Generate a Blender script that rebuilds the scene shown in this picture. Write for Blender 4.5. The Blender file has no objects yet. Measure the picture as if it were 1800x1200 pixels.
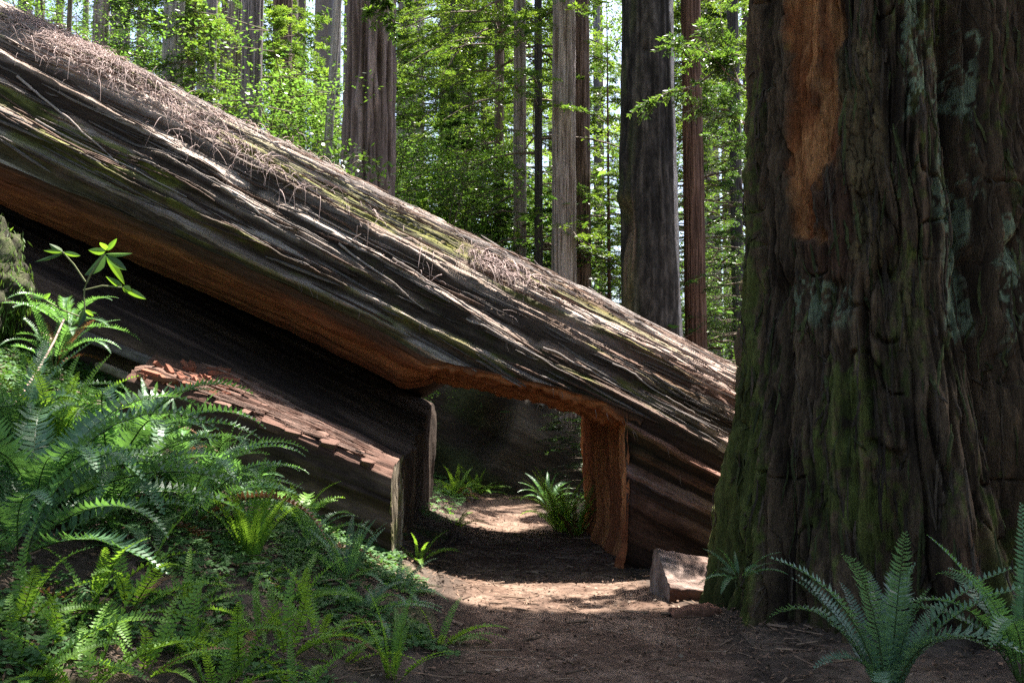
import bpy, math, random
import numpy as np
from mathutils import Vector, Matrix, Euler

# ------------------------------------------------------------------ camera, sky, sun
SC = bpy.context.scene
COL = SC.collection
F = 1559.0                                   # focal length in photo pixels (1800 wide)
PITCH = math.atan(120.0 / F)
CAMZ = 1.6
cd = bpy.data.cameras.new("camera"); cam = bpy.data.objects.new("camera", cd); COL.objects.link(cam)
cam.location = (0, 0, CAMZ); cam.rotation_euler = (math.pi / 2 + PITCH, 0, 0)
cd.sensor_width = 36.0; cd.lens = 36.0 * F / 1800.0; cd.clip_start = 0.05; cd.clip_end = 1000
SC.camera = cam

SUN_EL, SUN_AZ = math.radians(68), math.radians(30)      # azimuth: right of straight ahead
SX, SY = math.sin(SUN_AZ), math.cos(SUN_AZ)
COT = 1 / math.tan(SUN_EL)
w = bpy.data.worlds.new("World"); SC.world = w; w.use_nodes = True
nt = w.node_tree
sky = nt.nodes.new("ShaderNodeTexSky"); sky.sky_type = 'NISHITA'; sky.sun_disc = False
sky.sun_elevation = SUN_EL; sky.sun_rotation = SUN_AZ; sky.air_density = 0.75; sky.dust_density = 3.0
nt.links.new(sky.outputs[0], nt.nodes["Background"].inputs[0])
nt.nodes["Background"].inputs[1].default_value = 0.09
sd = bpy.data.lights.new("sun", 'SUN'); sun = bpy.data.objects.new("sun", sd); COL.objects.link(sun)
sd.energy = 5.0; sd.angle = math.radians(0.5); sd.color = (1.0, 0.95, 0.87)
sdir = Vector((SX * math.cos(SUN_EL), SY * math.cos(SUN_EL), math.sin(SUN_EL)))
sun.rotation_euler = sdir.to_track_quat('Z', 'Y').to_euler()
SC.view_settings.view_transform = 'Standard'; SC.view_settings.look = 'None'
SC.view_settings.exposure = 2.35; SC.view_settings.gamma = 1.0
SC.cycles.use_denoising = False; SC.cycles.use_adaptive_sampling = False; SC.cycles.sample_clamp_indirect = 4.0; SC.cycles.max_bounces = 6; SC.cycles.diffuse_bounces = 4; SC.cycles.transmission_bounces = 4
SC.cycles.transparent_max_bounces = 6

rng = np.random.default_rng(7); random.seed(7)

# ------------------------------------------------------------------ helpers
def hash3(ix, iy, iz):
    h = (ix.astype(np.int64) * 374761393 + iy.astype(np.int64) * 668265263 + iz.astype(np.int64) * 2147483647) & 0xFFFFFFFF
    h = ((h ^ (h >> 13)) * 1274126177) & 0xFFFFFFFF
    h = ((h ^ (h >> 16)) * 2246822519) & 0xFFFFFFFF
    return ((h ^ (h >> 15)) & 0xFFFFFF) / float(0xFFFFFF)
def noise(x, y, z=0.0):
    x, y, z = np.broadcast_arrays(np.asarray(x, float), np.asarray(y, float), np.asarray(z, float))
    ix, iy, iz = np.floor(x), np.floor(y), np.floor(z)
    fx, fy, fz = x - ix, y - iy, z - iz
    fx, fy, fz = [f * f * f * (f * (f * 6 - 15) + 10) for f in (fx, fy, fz)]
    def H(a, b, c): return hash3(ix + a, iy + b, iz + c)
    x00 = H(0,0,0) * (1-fx) + H(1,0,0) * fx; x10 = H(0,1,0) * (1-fx) + H(1,1,0) * fx
    x01 = H(0,0,1) * (1-fx) + H(1,0,1) * fx; x11 = H(0,1,1) * (1-fx) + H(1,1,1) * fx
    return ((x00 * (1-fy) + x10 * fy) * (1-fz) + (x01 * (1-fy) + x11 * fy) * fz) * 2 - 1
def fbm(x, y, z=0.0, o=4):
    s, a = 0.0, 0.5
    for i in range(o):
        s = s + a * noise(np.asarray(x) * 2**i + 17.3 * i, np.asarray(y) * 2**i - 9.1 * i, np.asarray(z) * 2**i + 4.7 * i); a *= 0.5
    return s
def sstep(a, b, x):
    t = np.clip((np.asarray(x, float) - a) / (b - a), 0, 1); return t * t * (3 - 2 * t)
def mix(a, b, t):
    return np.asarray(a) * (1 - t[..., None]) + np.asarray(b) * t[..., None]

def mesh(name, V, Fs, col=None, smooth=True):
    """fast mesh; Fs is an (n,3) or (n,4) index array or a list of such"""
    if not isinstance(Fs, list): Fs = [Fs]
    Fs = [np.asarray(f, np.int32) for f in Fs if len(f)]
    V = np.asarray(V, np.float32).reshape(-1, 3)
    me = bpy.data.meshes.new(name)
    me.vertices.add(len(V)); me.vertices.foreach_set("co", V.ravel())
    loops = np.concatenate([f.ravel() for f in Fs]); cnt = np.concatenate([np.full(len(f), f.shape[1], np.int32) for f in Fs])
    st = np.concatenate([[0], np.cumsum(cnt)[:-1]]).astype(np.int32)
    me.loops.add(len(loops)); me.loops.foreach_set("vertex_index", loops)
    me.polygons.add(len(cnt)); me.polygons.foreach_set("loop_start", st)
    me.polygons.foreach_set("use_smooth", np.full(len(cnt), smooth, bool))
    me.update(calc_edges=True)
    if col is not None:
        c = np.ones((len(V), 4), np.float32); c[:, :3] = np.asarray(col, np.float32).reshape(-1, 3)
        a = me.color_attributes.new("Col", 'FLOAT_COLOR', 'POINT'); a.data.foreach_set("color", c.ravel())
    return me
def gridf(n, m, wrap=False, flip=False):
    """faces of an n x m vertex grid (row-major, m fastest)"""
    i, j = np.meshgrid(np.arange(n - 1), np.arange(m if wrap else m - 1), indexing='ij')
    j2 = (j + 1) % m
    f = np.stack([i * m + j, i * m + j2, (i + 1) * m + j2, (i + 1) * m + j], -1).reshape(-1, 4)
    return f[:, ::-1] if flip else f
def obj(name, me, mat=None, parent=None, loc=None):
    o = bpy.data.objects.new(name, me); COL.objects.link(o)
    if mat is not None and me is not None and len(me.materials) == 0: me.materials.append(mat)
    if parent is not None: o.parent = parent
    if loc is not None: o.location = loc
    return o
def empty(name, loc=(0, 0, 0)):
    o = bpy.data.objects.new(name, None); COL.objects.link(o); o.location = loc; o.empty_display_size = 0.1; return o
def tag(o, label=None, cat=None, group=None, kind=None):
    if label: o["label"] = label
    if cat: o["category"] = cat
    if group: o["group"] = group
    if kind: o["kind"] = kind
    return o
def join(parts):
    """parts: list of (V, F, C) -> one"""
    Vs, Fq, Ft, Cs, k = [], [], [], [], 0
    for V, Fa, C in parts:
        V = np.asarray(V, float).reshape(-1, 3); Fa = np.asarray(Fa)
        Vs.append(V); (Fq if Fa.shape[1] == 4 else Ft).append(Fa + k); Cs.append(np.broadcast_to(np.asarray(C, float), V.shape)); k += len(V)
    Fl = []
    if Fq: Fl.append(np.concatenate(Fq))
    if Ft: Fl.append(np.concatenate(Ft))
    return np.concatenate(Vs), Fl, np.concatenate(Cs)

def ray(u, v):
    x, y, z = u - 900.0, F, 600.0 - v
    c, s = math.cos(PITCH), math.sin(PITCH)
    return np.array([x, y * c - z * s, y * s + z * c])
def px(u, v, Y):
    d = ray(u, v); d = d / d[1] * Y
    return np.array([d[0], d[1], d[2] + CAMZ])

# ------------------------------------------------------------------ materials
def newmat(name):
    m = bpy.data.materials.new(name); m.use_nodes = True
    n = m.node_tree.nodes; l = m.node_tree.links
    return m, n, l, n["Principled BSDF"]
def surf_mat(name, scale=(1, 1, 1), var=0.35, fine=60.0, bump=0.6, dist=0.01, rough=0.9, tint2=None, tscale=3.0, spec=0.25, roty=0.0):
    """vertex colour times stretched fibre noise, with fine bump"""
    m, n, l, b = newmat(name)
    ca = n.new("ShaderNodeVertexColor"); ca.layer_name = "Col"
    tc = n.new("ShaderNodeTexCoord"); mp = n.new("ShaderNodeMapping"); mp.inputs["Scale"].default_value = scale
    mr0 = n.new("ShaderNodeMapping"); mr0.inputs["Rotation"].default_value = (0, roty, 0); l.new(tc.outputs["Object"], mr0.inputs[0]); l.new(mr0.outputs[0], mp.inputs[0])
    nz = n.new("ShaderNodeTexNoise"); nz.inputs["Scale"].default_value = fine * 1.8; nz.inputs["Detail"].default_value = 8; nz.inputs["Roughness"].default_value = 0.75
    l.new(mp.outputs[0], nz.inputs["Vector"])
    nz2 = n.new("ShaderNodeTexNoise"); nz2.inputs["Scale"].default_value = fine * 0.35; nz2.inputs["Detail"].default_value = 6; nz2.inputs["Roughness"].default_value = 0.7
    l.new(mp.outputs[0], nz2.inputs["Vector"])
    ad = n.new("ShaderNodeMath"); ad.operation = 'ADD'; l.new(nz.outputs[0], ad.inputs[0]); l.new(nz2.outputs[0], ad.inputs[1])
    mr = n.new("ShaderNodeMapRange"); mr.inputs[1].default_value = 0.75; mr.inputs[2].default_value = 1.25
    mr.inputs[3].default_value = 1 - var; mr.inputs[4].default_value = 1 + var
    l.new(ad.outputs[0], mr.inputs[0])
    vm = n.new("ShaderNodeVectorMath"); vm.operation = 'SCALE'
    l.new(ca.outputs[0], vm.inputs[0]); l.new(mr.outputs[0], vm.inputs["Scale"])
    src = vm.outputs[0]
    if tint2 is not None:
        n3 = n.new("ShaderNodeTexNoise"); n3.inputs["Scale"].default_value = tscale; n3.inputs["Detail"].default_value = 5
        l.new(tc.outputs["Object"], n3.inputs["Vector"])
        r3 = n.new("ShaderNodeMapRange"); r3.inputs[1].default_value = 0.5; r3.inputs[2].default_value = 0.68; l.new(n3.outputs[0], r3.inputs[0])
        mx = n.new("ShaderNodeMix"); mx.data_type = 'RGBA'; mx.blend_type = 'MULTIPLY'
        l.new(r3.outputs[0], mx.inputs[0]); l.new(src, mx.inputs[6]); mx.inputs[7].default_value = (*tint2, 1)
        src = mx.outputs[2]
    l.new(src, b.inputs["Base Color"])
    bp = n.new("ShaderNodeBump"); bp.inputs["Strength"].default_value = bump; bp.inputs["Distance"].default_value = dist
    l.new(ad.outputs[0], bp.inputs["Height"]); l.new(bp.outputs[0], b.inputs["Normal"])
    b.inputs["Roughness"].default_value = rough; b.inputs["Specular IOR Level"].default_value = spec
    return m
def leaf_mat(name, col, trans, rough=0.45, spec=0.3, tw=0.45, var=0.3):
    """leaf: reflecting face, yellow-green light passing through"""
    m, n, l, b = newmat(name)
    oi = n.new("ShaderNodeObjectInfo"); ca = n.new("ShaderNodeVertexColor"); ca.layer_name = "Col"
    mr = n.new("ShaderNodeMapRange"); mr.inputs[3].default_value = 1 - var; mr.inputs[4].default_value = 1 + var; l.new(oi.outputs["Random"], mr.inputs[0])
    vs = n.new("ShaderNodeVectorMath"); vs.operation = 'SCALE'; l.new(ca.outputs[0], vs.inputs[0]); l.new(mr.outputs[0], vs.inputs["Scale"])
    def mul(c):
        v = n.new("ShaderNodeVectorMath"); v.operation = 'MULTIPLY'; v.inputs[1].default_value = c; l.new(vs.outputs[0], v.inputs[0]); return v.outputs[0]
    l.new(mul(col), b.inputs["Base Color"]); b.inputs["Roughness"].default_value = rough; b.inputs["Specular IOR Level"].default_value = spec
    t = n.new("ShaderNodeBsdfTranslucent"); l.new(mul(trans), t.inputs[0])
    ms = n.new("ShaderNodeMixShader"); ms.inputs[0].default_value = tw
    l.new(b.outputs[0], ms.inputs[1]); l.new(t.outputs[0], ms.inputs[2]); l.new(ms.outputs[0], n["Material Output"].inputs[0])
    return m
M = {}
M["soil"] = surf_mat("soil", fine=45, bump=0.9, dist=0.02, var=0.45, tint2=(0.6, 0.55, 0.5), tscale=6)
M["dirt"] = surf_mat("trail_dirt", fine=30, bump=1.0, dist=0.03, var=0.45, tint2=(0.75, 0.7, 0.66), tscale=4)
M["logbark"] = surf_mat("log_bark", scale=(0.09, 1.0, 1.0), fine=60, bump=1.0, dist=0.03, var=0.6, roty=-math.atan(0.4986))
M["heart"] = surf_mat("heartwood", scale=(0.10, 1.0, 1.0), fine=45, bump=0.9, dist=0.02, var=0.45, roty=-0.42)
M["cutwood"] = surf_mat("cut_wood", scale=(1, 1, 0.14), fine=45, bump=1.0, dist=0.02, var=0.5)
M["bark"] = surf_mat("old_bark", scale=(1, 1, 0.22), fine=60, bump=1.0, dist=0.035, var=0.65)
M["farbark"] = surf_mat("furrowed_bark", scale=(1, 1, 0.22), fine=22, bump=0.8, dist=0.03, var=0.45)
M["snag"] = surf_mat("charred_wood", scale=(1, 1, 0.5), fine=30, bump=1.0, dist=0.05, var=0.7)
M["block"] = surf_mat("rotten_wood", fine=40, bump=0.7, dist=0.008, var=0.35)
M["moss"] = surf_mat("moss", fine=90, bump=1.0, dist=0.02, var=0.5)
M["twig"] = surf_mat("dry_twig", fine=90, bump=0.2, dist=0.002, var=0.3)
M["litter"] = surf_mat("dry_litter", fine=60, bump=0.1, dist=0.002, var=0.3)
M["dead"] = leaf_mat("dead_frond", (0.20, 0.105, 0.05), (0.16, 0.07, 0.03), tw=.3)
M["fern"] = leaf_mat("fern_leaf", (0.115, 0.225, 0.105), (0.14, 0.30, 0.05), rough=0.4, spec=0.45, tw=0.4)
M["fernpale"] = leaf_mat("pale_fern_leaf", (0.11, 0.19, 0.125), (0.13, 0.26, 0.07), rough=.35, spec=.5, tw=.35)
M["fernlight"] = leaf_mat("young_and_sunlit_fern_leaf", (0.16, 0.31, 0.05), (0.24, 0.42, 0.03), rough=0.5, spec=0.3, tw=0.45)  # yellow-green of young ferns, also paints sunlight onto older sunlit ones
M["sorrel"] = leaf_mat("sorrel_leaf", (0.09, 0.19, 0.06), (0.12, 0.26, 0.03), rough=0.6, spec=0.2, tw=0.35)
M["needle"] = leaf_mat("conifer_spray", (0.055, 0.11, 0.028), (0.16, 0.27, 0.03), rough=0.4, spec=0.35, tw=0.5)
M["darkneedle"] = leaf_mat("dark_conifer_spray", (0.045, 0.095, 0.035), (0.11, 0.22, 0.03), rough=0.4, spec=0.35, tw=0.45)  # darker copy of the conifer leaf, shade put into its colour
M["broad"] = leaf_mat("broad_leaf", (0.052, 0.11, 0.028), (0.125, 0.235, 0.028), rough=0.35, spec=0.5, tw=0.5)

# ------------------------------------------------------------------ ground
def softp(x, k): return np.logaddexp(0, np.asarray(x, float) * k) / k
def path_edges(y):
    yy = [-3, 5.4, 7.2, 8.6, 11.5, 13, 15, 17.5, 22]
    l = np.interp(y, yy, [-0.5, -0.5, -0.62, -0.75, -0.8, -0.72, -0.66, -0.62, -0.9])
    r = np.interp(y, yy, [1.6, 1.6, 1.6, 1.25, 1.2, 0.62, 0.52, 0.5, 0.5])
    return l, r
def gheight(x, y):
    x = np.asarray(x, float); y = np.asarray(y, float)
    k = 0.53 - 0.22 * sstep(12.5, 16, y)
    zb = k * softp(-x - 0.5, 4.0)
    zb = np.where(zb > 4, 4 + (zb - 4) * 0.35, zb)
    zr = 0.10 * softp(x - 1.6, 3.0)
    zr = np.minimum(zr, 0.8)
    return zb + zr
def gfull(x, y):
    l, r = path_edges(y)
    off = np.maximum(l - x, x - r)                           # >0 off the path
    a = sstep(-0.05, 0.5, off)
    z = gheight(x, y) + a * (0.10 * fbm(x * 0.9, y * 0.9, 2.0) + 0.05 * fbm(x * 4, y * 4, 5.0, 3)) + (0.3 + 0.7 * a) * 0.02 * fbm(x * 14, y * 14, 1.0, 3)
    return z - 0.05 * (1 - sstep(-0.12, 0.0, off))
def axis_samples(dense0, dense1, step, lo, hi, g=1.12):
    mid = np.arange(dense0, dense1 + step / 2, step)
    def out(s, e, sg):
        v, d, r = s, step, []
        while (e - v) * sg > 0: d *= g; v += sg * d; r.append(v)
        return r
    return np.concatenate([out(dense0, lo, -1)[::-1], mid, out(dense1, hi, 1)])
def px_ground(u, v, lift=0.0):
    d = ray(u, v); d = d / d[1]
    ys = np.arange(2.2, 40, 0.01)
    below = (CAMZ + d[2] * ys) <= gheight(d[0] * ys, ys) + lift
    i = int(np.argmax(below)) if below.any() else len(ys) - 1
    y = ys[i]; x = d[0] * y
    return np.array([x, y, float(gfull(x, y))])

gx = axis_samples(-5.0, 4.6, 0.03, -160, 160); gy = axis_samples(2.0, 13.5, 0.035, -30, 220)
GX, GY = np.meshgrid(gx, gy)
GZ = gfull(GX, GY)
n1 = fbm(GX * 1.3, GY * 1.3, 9.0); n2 = fbm(GX * 7, GY * 7, 3.0, 3)
gc = mix((0.062, 0.045, 0.034), (0.13, 0.095, 0.072), sstep(-0.35, 0.5, n1 + 0.6 * n2))
gc = mix(gc, np.broadcast_to((0.06, 0.085, 0.02), gc.shape), 0.75 * sstep(0.08, 0.3, fbm(GX * 1.7, GY * 1.7, 31.0)) * sstep(-0.3, -0.8, GX))
g = obj("ground", mesh("ground", np.stack([GX, GY, GZ], -1), gridf(len(gy), len(gx)), gc), M["soil"]); tag(g, kind="structure")
py = np.concatenate([np.arange(-3, 2.5, 0.2), np.arange(2.5, 18.6, 0.025)])
ps = np.linspace(0, 1, 110)
PY, PS = np.meshgrid(py, ps, indexing='ij'); L, R_ = path_edges(PY)
wob = 0.10 * fbm(PY * 1.1, PS * 0 + 3.0) + 0.04 * fbm(PY * 6, PS * 0 + 8.0)
PX = L + wob + (R_ - L) * PS
PZ = gheight(PX, PY) + 0.010 * fbm(PX * 9, PY * 9, 2.0, 4) + 0.012 * fbm(PX * 2.2, PY * 2.2, 7.0) + 0.006 - 0.05 * (np.abs(PS - 0.5) > 0.493)
pn = fbm(PX * 3, PY * 3, 12.0); pn2 = fbm(PX * 16, PY * 16, 2.0, 3)
pe = np.minimum(PS, 1 - PS) + 0.05 * fbm(PX * 5, PY * 5, 4.0)
pc = mix((0.115, 0.068, 0.046), (0.235, 0.155, 0.112), sstep(-0.3, 0.4, pn + 0.7 * pn2))
pc = mix(np.broadcast_to((0.060, 0.042, 0.031), pc.shape), pc, sstep(0.02, 0.16, pe))
o = obj("path", mesh("path", np.stack([PX, PY, PZ], -1), gridf(len(py), len(ps), flip=True), pc), M["dirt"]); tag(o, kind="structure")

# ------------------------------------------------------------------ the fallen log
LA = math.atan(0.4986); CA, SA = math.cos(LA), math.sin(LA)
LC = np.array([0, 10.6, 1.50]); LR = 1.76
AX = np.array([CA, 0, -SA]); NX = np.array([SA, 0, CA])
def on_log(u, v):
    """point of the log front hit by the pixel: (theta, t)"""
    d = ray(u, v); d = d / np.linalg.norm(d); o_ = np.array([0, 0, CAMZ]) - LC
    dp = d - AX * d.dot(AX); op = o_ - AX * o_.dot(AX)
    A_, B_, C_ = dp.dot(dp), 2 * dp.dot(op), op.dot(op) - LR**2
    disc = max(B_ * B_ - 4 * A_ * C_, 0); s = (-B_ - math.sqrt(disc)) / (2 * A_)
    P = o_ + s * d
    return math.atan2(P.dot(NX), -P[1]), P.dot(AX)
LEDGES = []                                      # long bark lips: (theta, t) at both ends, height of the lip
for (a_, b_, h_) in [((-60, 165), (640, 512), .12), ((-60, 205), (735, 600), .13), ((240, 255), (770, 548), .12), ((-60, 60), (420, 330), .10), ((480, 352), (960, 622), .12), ((330, 225), (900, 520), .09),
                     ((640, 400), (1180, 690), .10), ((820, 560), (1290, 800), .12), ((940, 600), (1290, 772), .10), ((900, 490), (1300, 715), .09), ((60, 60), (520, 262), .08), ((1040, 560), (1300, 690), .08)]:
    LEDGES.append((on_log(*a_), on_log(*b_), h_))
_tg = np.arange(-14, 9, 0.006); LT_S, LT_ON = [], []
for i_, (e0, e1, h_) in enumerate(LEDGES):
    kt = (_tg - e0[1]) / (e1[1] - e0[1])
    LT_S.append((e0[0] + (e1[0] - e0[0]) * kt) * LR + 0.05 * fbm(_tg * 0.7, _tg * 0 + i_ * 3.1) + 0.012 * fbm(_tg * 5, _tg * 0 + i_ * 1.7) + 0.004 * noise(_tg * 26, _tg * 0 + i_ * 2.3))
    LT_ON.append(sstep(-0.02, 0.10, kt) * sstep(1.02, 0.88, kt) * h_ * (0.75 + 0.45 * noise(_tg * 1.1, _tg * 0 + i_ * 5.5)))
def bark_disp(th, t):
    """ledges of bark running along the log: out towards the lower lip, cut back sharply under it"""
    s = th * LR
    wv = 0.34 * fbm(t * 0.16, s * 0.55, 4.0) + 0.05 * fbm(t * 0.9, s * 1.5, 8.0) + 0.020 * fbm(t * 4, s * 5, 3.0, 4) - 0.03 * t * 0.3
    ph = (s + wv + 0.16 * noise(s * 1.3, 0.5, 6.0)) / 0.25 + 40
    k = np.floor(ph); p = ph - k
    def lip(kk): return np.clip(0.078 + 0.095 * noise(kk * 3.7, t * 0.28, 2.0) + 0.035 * noise(kk * 1.3, t * 1.2, 5.0) + 0.022 * noise(kk * 1.9, t * 6.0, 7.0), 0.004, 0.20)
    u_ = 0.48
    lo_, hi_ = lip(k), lip(k + 1)
    crest = 1 - 0.68 * sstep(0.62, 1.0, th)
    d = np.where(p < u_, lo_ * (1 - p / u_) ** 1.0, hi_ * np.clip((p - u_) / (1 - u_), 0, 1) ** 1.15) * crest
    prof = np.where(p < u_, np.clip(lo_ / 0.05, 0, 1) * (1 - 0.75 * np.clip(p / u_, 0, 1)), np.clip(hi_ / 0.05, 0, 1) * sstep(0.84, 0.97, p))
    ph2 = (s + 0.9 * wv + 0.03 * fbm(t * 1.6, s * 3, 1.0)) / 0.052 + 20
    k2 = np.floor(ph2); p2 = ph2 - k2
    a2_ = np.clip(0.004 + 0.034 * noise(k2 * 2.9, t * 0.5, 3.0), 0, 0.03)
    d = d + a2_ * np.where(p2 < .3, 1 - p2 / .3, (p2 - .3) / .7); prof = np.maximum(prof, 0.22 * (p2 < .3) * a2_ / 0.03)
    for i_, (e0, e1, h_) in enumerate(LEDGES):
        ds = s - np.interp(t, _tg, LT_S[i_]); on = np.interp(t, _tg, LT_ON[i_])
        f_ = np.where(ds < 0, np.clip((ds + 0.17) / 0.17, 0, 1) ** 1.4, np.clip(1 - ds / 0.13, 0, 1))
        d = np.maximum(d, on * f_ + 0.25 * d * (f_ > 0)); prof = np.maximum(prof, np.clip(on / 0.04, 0, 1) * np.where(ds < 0, sstep(-0.03, 0, ds), np.clip(1 - ds / 0.15, 0, 1)))
        prof = np.where((ds < -0.03) & (ds > -0.20) & (on > 0.03), prof * 0.3, prof)
    d = d + 0.05 * fbm(t * 0.5, s * 1.0, 14.0) + 0.008 * fbm(t * 9, s * 30, 2.0, 3) + 0.006 * noise(t * 1.5, s * 60, 3.0)
    return d, p, prof
def log_pt(th, t, r):
    return LC + t[..., None] * AX + (r * np.sin(th))[..., None] * NX + np.stack([0 * t, -r * np.cos(th), 0 * t], -1)
def bark_col(th, t, p, prof):
    s = th * LR
    X = t * CA
    a = sstep(-0.35, 0.45, fbm(t * 0.7, s * 3, 5.0) + 0.4 * fbm(t * 4, s * 16, 6.0, 3))
    grey = mix((0.25, 0.18, 0.14), (0.50, 0.41, 0.355), a)
    red = mix((0.20, 0.10, 0.068), (0.50, 0.37, 0.31), a)
    c = mix(grey, red, sstep(-1.2, 1.0, X + 1.0 * fbm(t * 0.8, s * 1.5, 21.0) - 0.5 * np.sin(th)) * 0.85)
    c = mix(c, np.broadcast_to((0.040, 0.025, 0.016), c.shape), 0.96 * sstep(0.45, 0.08, prof) * (0.25 + 0.75 * sstep(0.80, 0.52, np.sin(th) + 0.12 * fbm(t * .6, s * 2, 55.0))))  # walls between lips painted dark like shade; lips and crest stay pale as sunlit
    c = mix(c, mix((0.050, 0.034, 0.022), (0.115, 0.080, 0.055), a), 0.85 * sstep(0.46, 0.24, np.sin(th) + 0.05 * fbm(t * .7, s * 3, 61.0)) * sstep(1.3, 0.6, X) * sstep(0.75, 0.4, prof))  # shaded lower front painted darker and browner still
    ms = sstep(-0.03, 0.14, fbm(t * 0.35, s * 3.2, 33.0) + 0.22 * fbm(t * 5, s * 12, 3.0, 3) + 0.08 * (p > 0.75)) * sstep(1.9, 0.4, X) * sstep(-0.2, 0.4, np.sin(th)) * sstep(0.97, 0.82, np.sin(th))
    c = mix(c, np.broadcast_to((0.17, 0.18, 0.028), c.shape) * (0.35 + 0.65 * sstep(0.0, 0.35, prof))[..., None], 0.85 * ms)  # moss dimmed between the lips, shade put into its colour
    return c
log = empty("fallen_log", (-1.1, 10.6, 0.2))
tag(log, "giant fallen redwood log slanting across the trail with a walk-through tunnel cut in it", "log")
def lobj(name, me, mat, parent=log):
    o = obj(name, me, mat, parent); o.location = -Vector(parent.location) if parent is log else (0, 0, 0); return o
# bark lower limit as a height n above the axis plane
def n_edge(X):
    return np.interp(X, [-6, -4.5, -2.5, -1.2, -0.7, 0.0, 0.55, 0.85, 1.2, 3], [-0.05, 0.05, 0.20, 0.22, 0.18, 0.36, 0.50, 0.58, 0.62, 0.62])
tt = np.arange(-11.0, 5.6, 0.026)
q = np.linspace(0, 1, 640)
T, Q = np.meshgrid(tt, q, indexing='ij')
ne = n_edge(T * CA + 0.25) + 0.035 * fbm(T * 0.9, T * 0 + 2.0) + 0.010 * fbm(T * 5, T * 0 + 5.0)
th0 = np.arcsin(np.clip(ne / LR, -1, 1)); th1 = math.radians(195) - math.radians(36) * sstep(-1.25, -0.95, T * CA) * sstep(1.6, 1.2, T * CA)
TH = th0 + (th1 - th0) * Q ** 1.25
D, P_, PR = bark_disp(TH, T)
V = log_pt(TH, T, LR + D - 0.05)
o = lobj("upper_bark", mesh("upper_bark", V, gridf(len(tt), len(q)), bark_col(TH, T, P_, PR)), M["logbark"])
# underside of the upper shell: orange heartwood lip, then the hollow
def under_prof(X, ne):
    """rows: (b, n) from the front bark lip inward to the back"""
    tun = sstep(-1.15, -0.75, X)
    rows = []
    b0 = np.sqrt(np.maximum(LR**2 - ne**2, 0.1))
    rows.append((-b0 + 0.0, ne + 0.0))
    rows.append((-b0 + 0.05, ne - 0.06))
    rows.append((-b0 + 0.22, ne - 0.20 * (1 - 0.45 * tun)))
    rows.append((-1.20 + 0 * X, ne - 0.36 * (1 - 0.55 * tun)))
    rows.append((-0.85 + 0 * X, ne - 0.42 * (1 - 0.6 * tun)))
    rows.append((-0.6 + 0 * X, ne - 0.36 * (1 - 0.75 * tun)))
    rows.append((-0.3 + 0 * X, ne + 0.1 * (1 - tun) - 0.1 * tun))
    rows.append((0.4 + 0 * X, ne + 0.1 * (1 - tun) - 0.1 * tun))
    rows.append((1.2 + 0 * X, -0.22 * (1 - tun) + tun * (ne - 0.02)))
    rows.append((1.70 - 0.06 * tun, -0.32 * (1 - tun) + tun * (ne + 0.06)))
    return rows
tu = np.arange(-11.0, 1.20, 0.03)
neu = n_edge(tu * CA + 0.25) + 0.035 * fbm(tu * 0.9, tu * 0 + 2.0) + 0.010 * fbm(tu * 5, tu * 0 + 5.0)
rows = under_prof(tu * CA, neu)
B0 = np.stack([r[0] for r in rows], 1); N0 = np.stack([r[1] for r in rows], 1)
sidx = np.linspace(0, len(rows) - 1, 110)
i0 = np.minimum(sidx.astype(int), len(rows) - 2); fr = sidx - i0; 
Bb = B0[:, i0] * (1 - fr) + B0[:, i0 + 1] * fr; Nn = N0[:, i0] * (1 - fr) + N0[:, i0 + 1] * fr
Tu, Su = np.meshgrid(tu, sidx, indexing='ij')
crk = np.exp(-(np.abs(Su - 3.05 - 0.25 * fbm(Tu * 0.5, Tu * 0 + 1.0)) / 0.035) ** 2) + 0.8 * np.exp(-(np.abs(Su - 1.9 - 0.35 * fbm(Tu * 0.7, Tu * 0 + 8.0)) / 0.03) ** 2) * (noise(Tu * 0.9, 3.0) > 0)
wob = 0.05 * fbm(Tu * 0.5, Su * 0.8, 3.0) + 0.012 * fbm(Tu * 1.2, Su * 4, 4.0) + 0.006 * noise(Tu * 8, Su * 9, 2.0)
fade = sstep(0, 0.6, Su)
Nn = Nn + fade * (wob + 0.05 * crk)
# the rough saw cut of the tunnel roof
tunm = sstep(-1.15, -0.75, Tu * CA)
Nn = Nn + fade * tunm * (0.03 * noise(Tu * 16, Su * 1.5, 1.0) + 0.03 * noise(Tu * 5, Su * 4, 2.0))
V = LC + Tu[..., None] * AX + Nn[..., None] * NX + np.stack([0 * Tu, Bb, 0 * Tu], -1)
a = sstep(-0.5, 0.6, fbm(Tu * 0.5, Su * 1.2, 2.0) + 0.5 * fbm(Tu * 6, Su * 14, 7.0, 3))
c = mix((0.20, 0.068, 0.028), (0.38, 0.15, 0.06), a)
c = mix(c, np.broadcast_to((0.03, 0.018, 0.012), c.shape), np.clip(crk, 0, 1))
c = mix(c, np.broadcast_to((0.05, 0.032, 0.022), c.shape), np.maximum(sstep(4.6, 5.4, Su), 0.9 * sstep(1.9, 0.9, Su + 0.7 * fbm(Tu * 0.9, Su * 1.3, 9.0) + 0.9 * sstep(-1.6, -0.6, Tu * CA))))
lobj("hollow_underside", mesh("hollow_underside", V, gridf(len(tu), len(sidx)), c), M["heart"])
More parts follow.
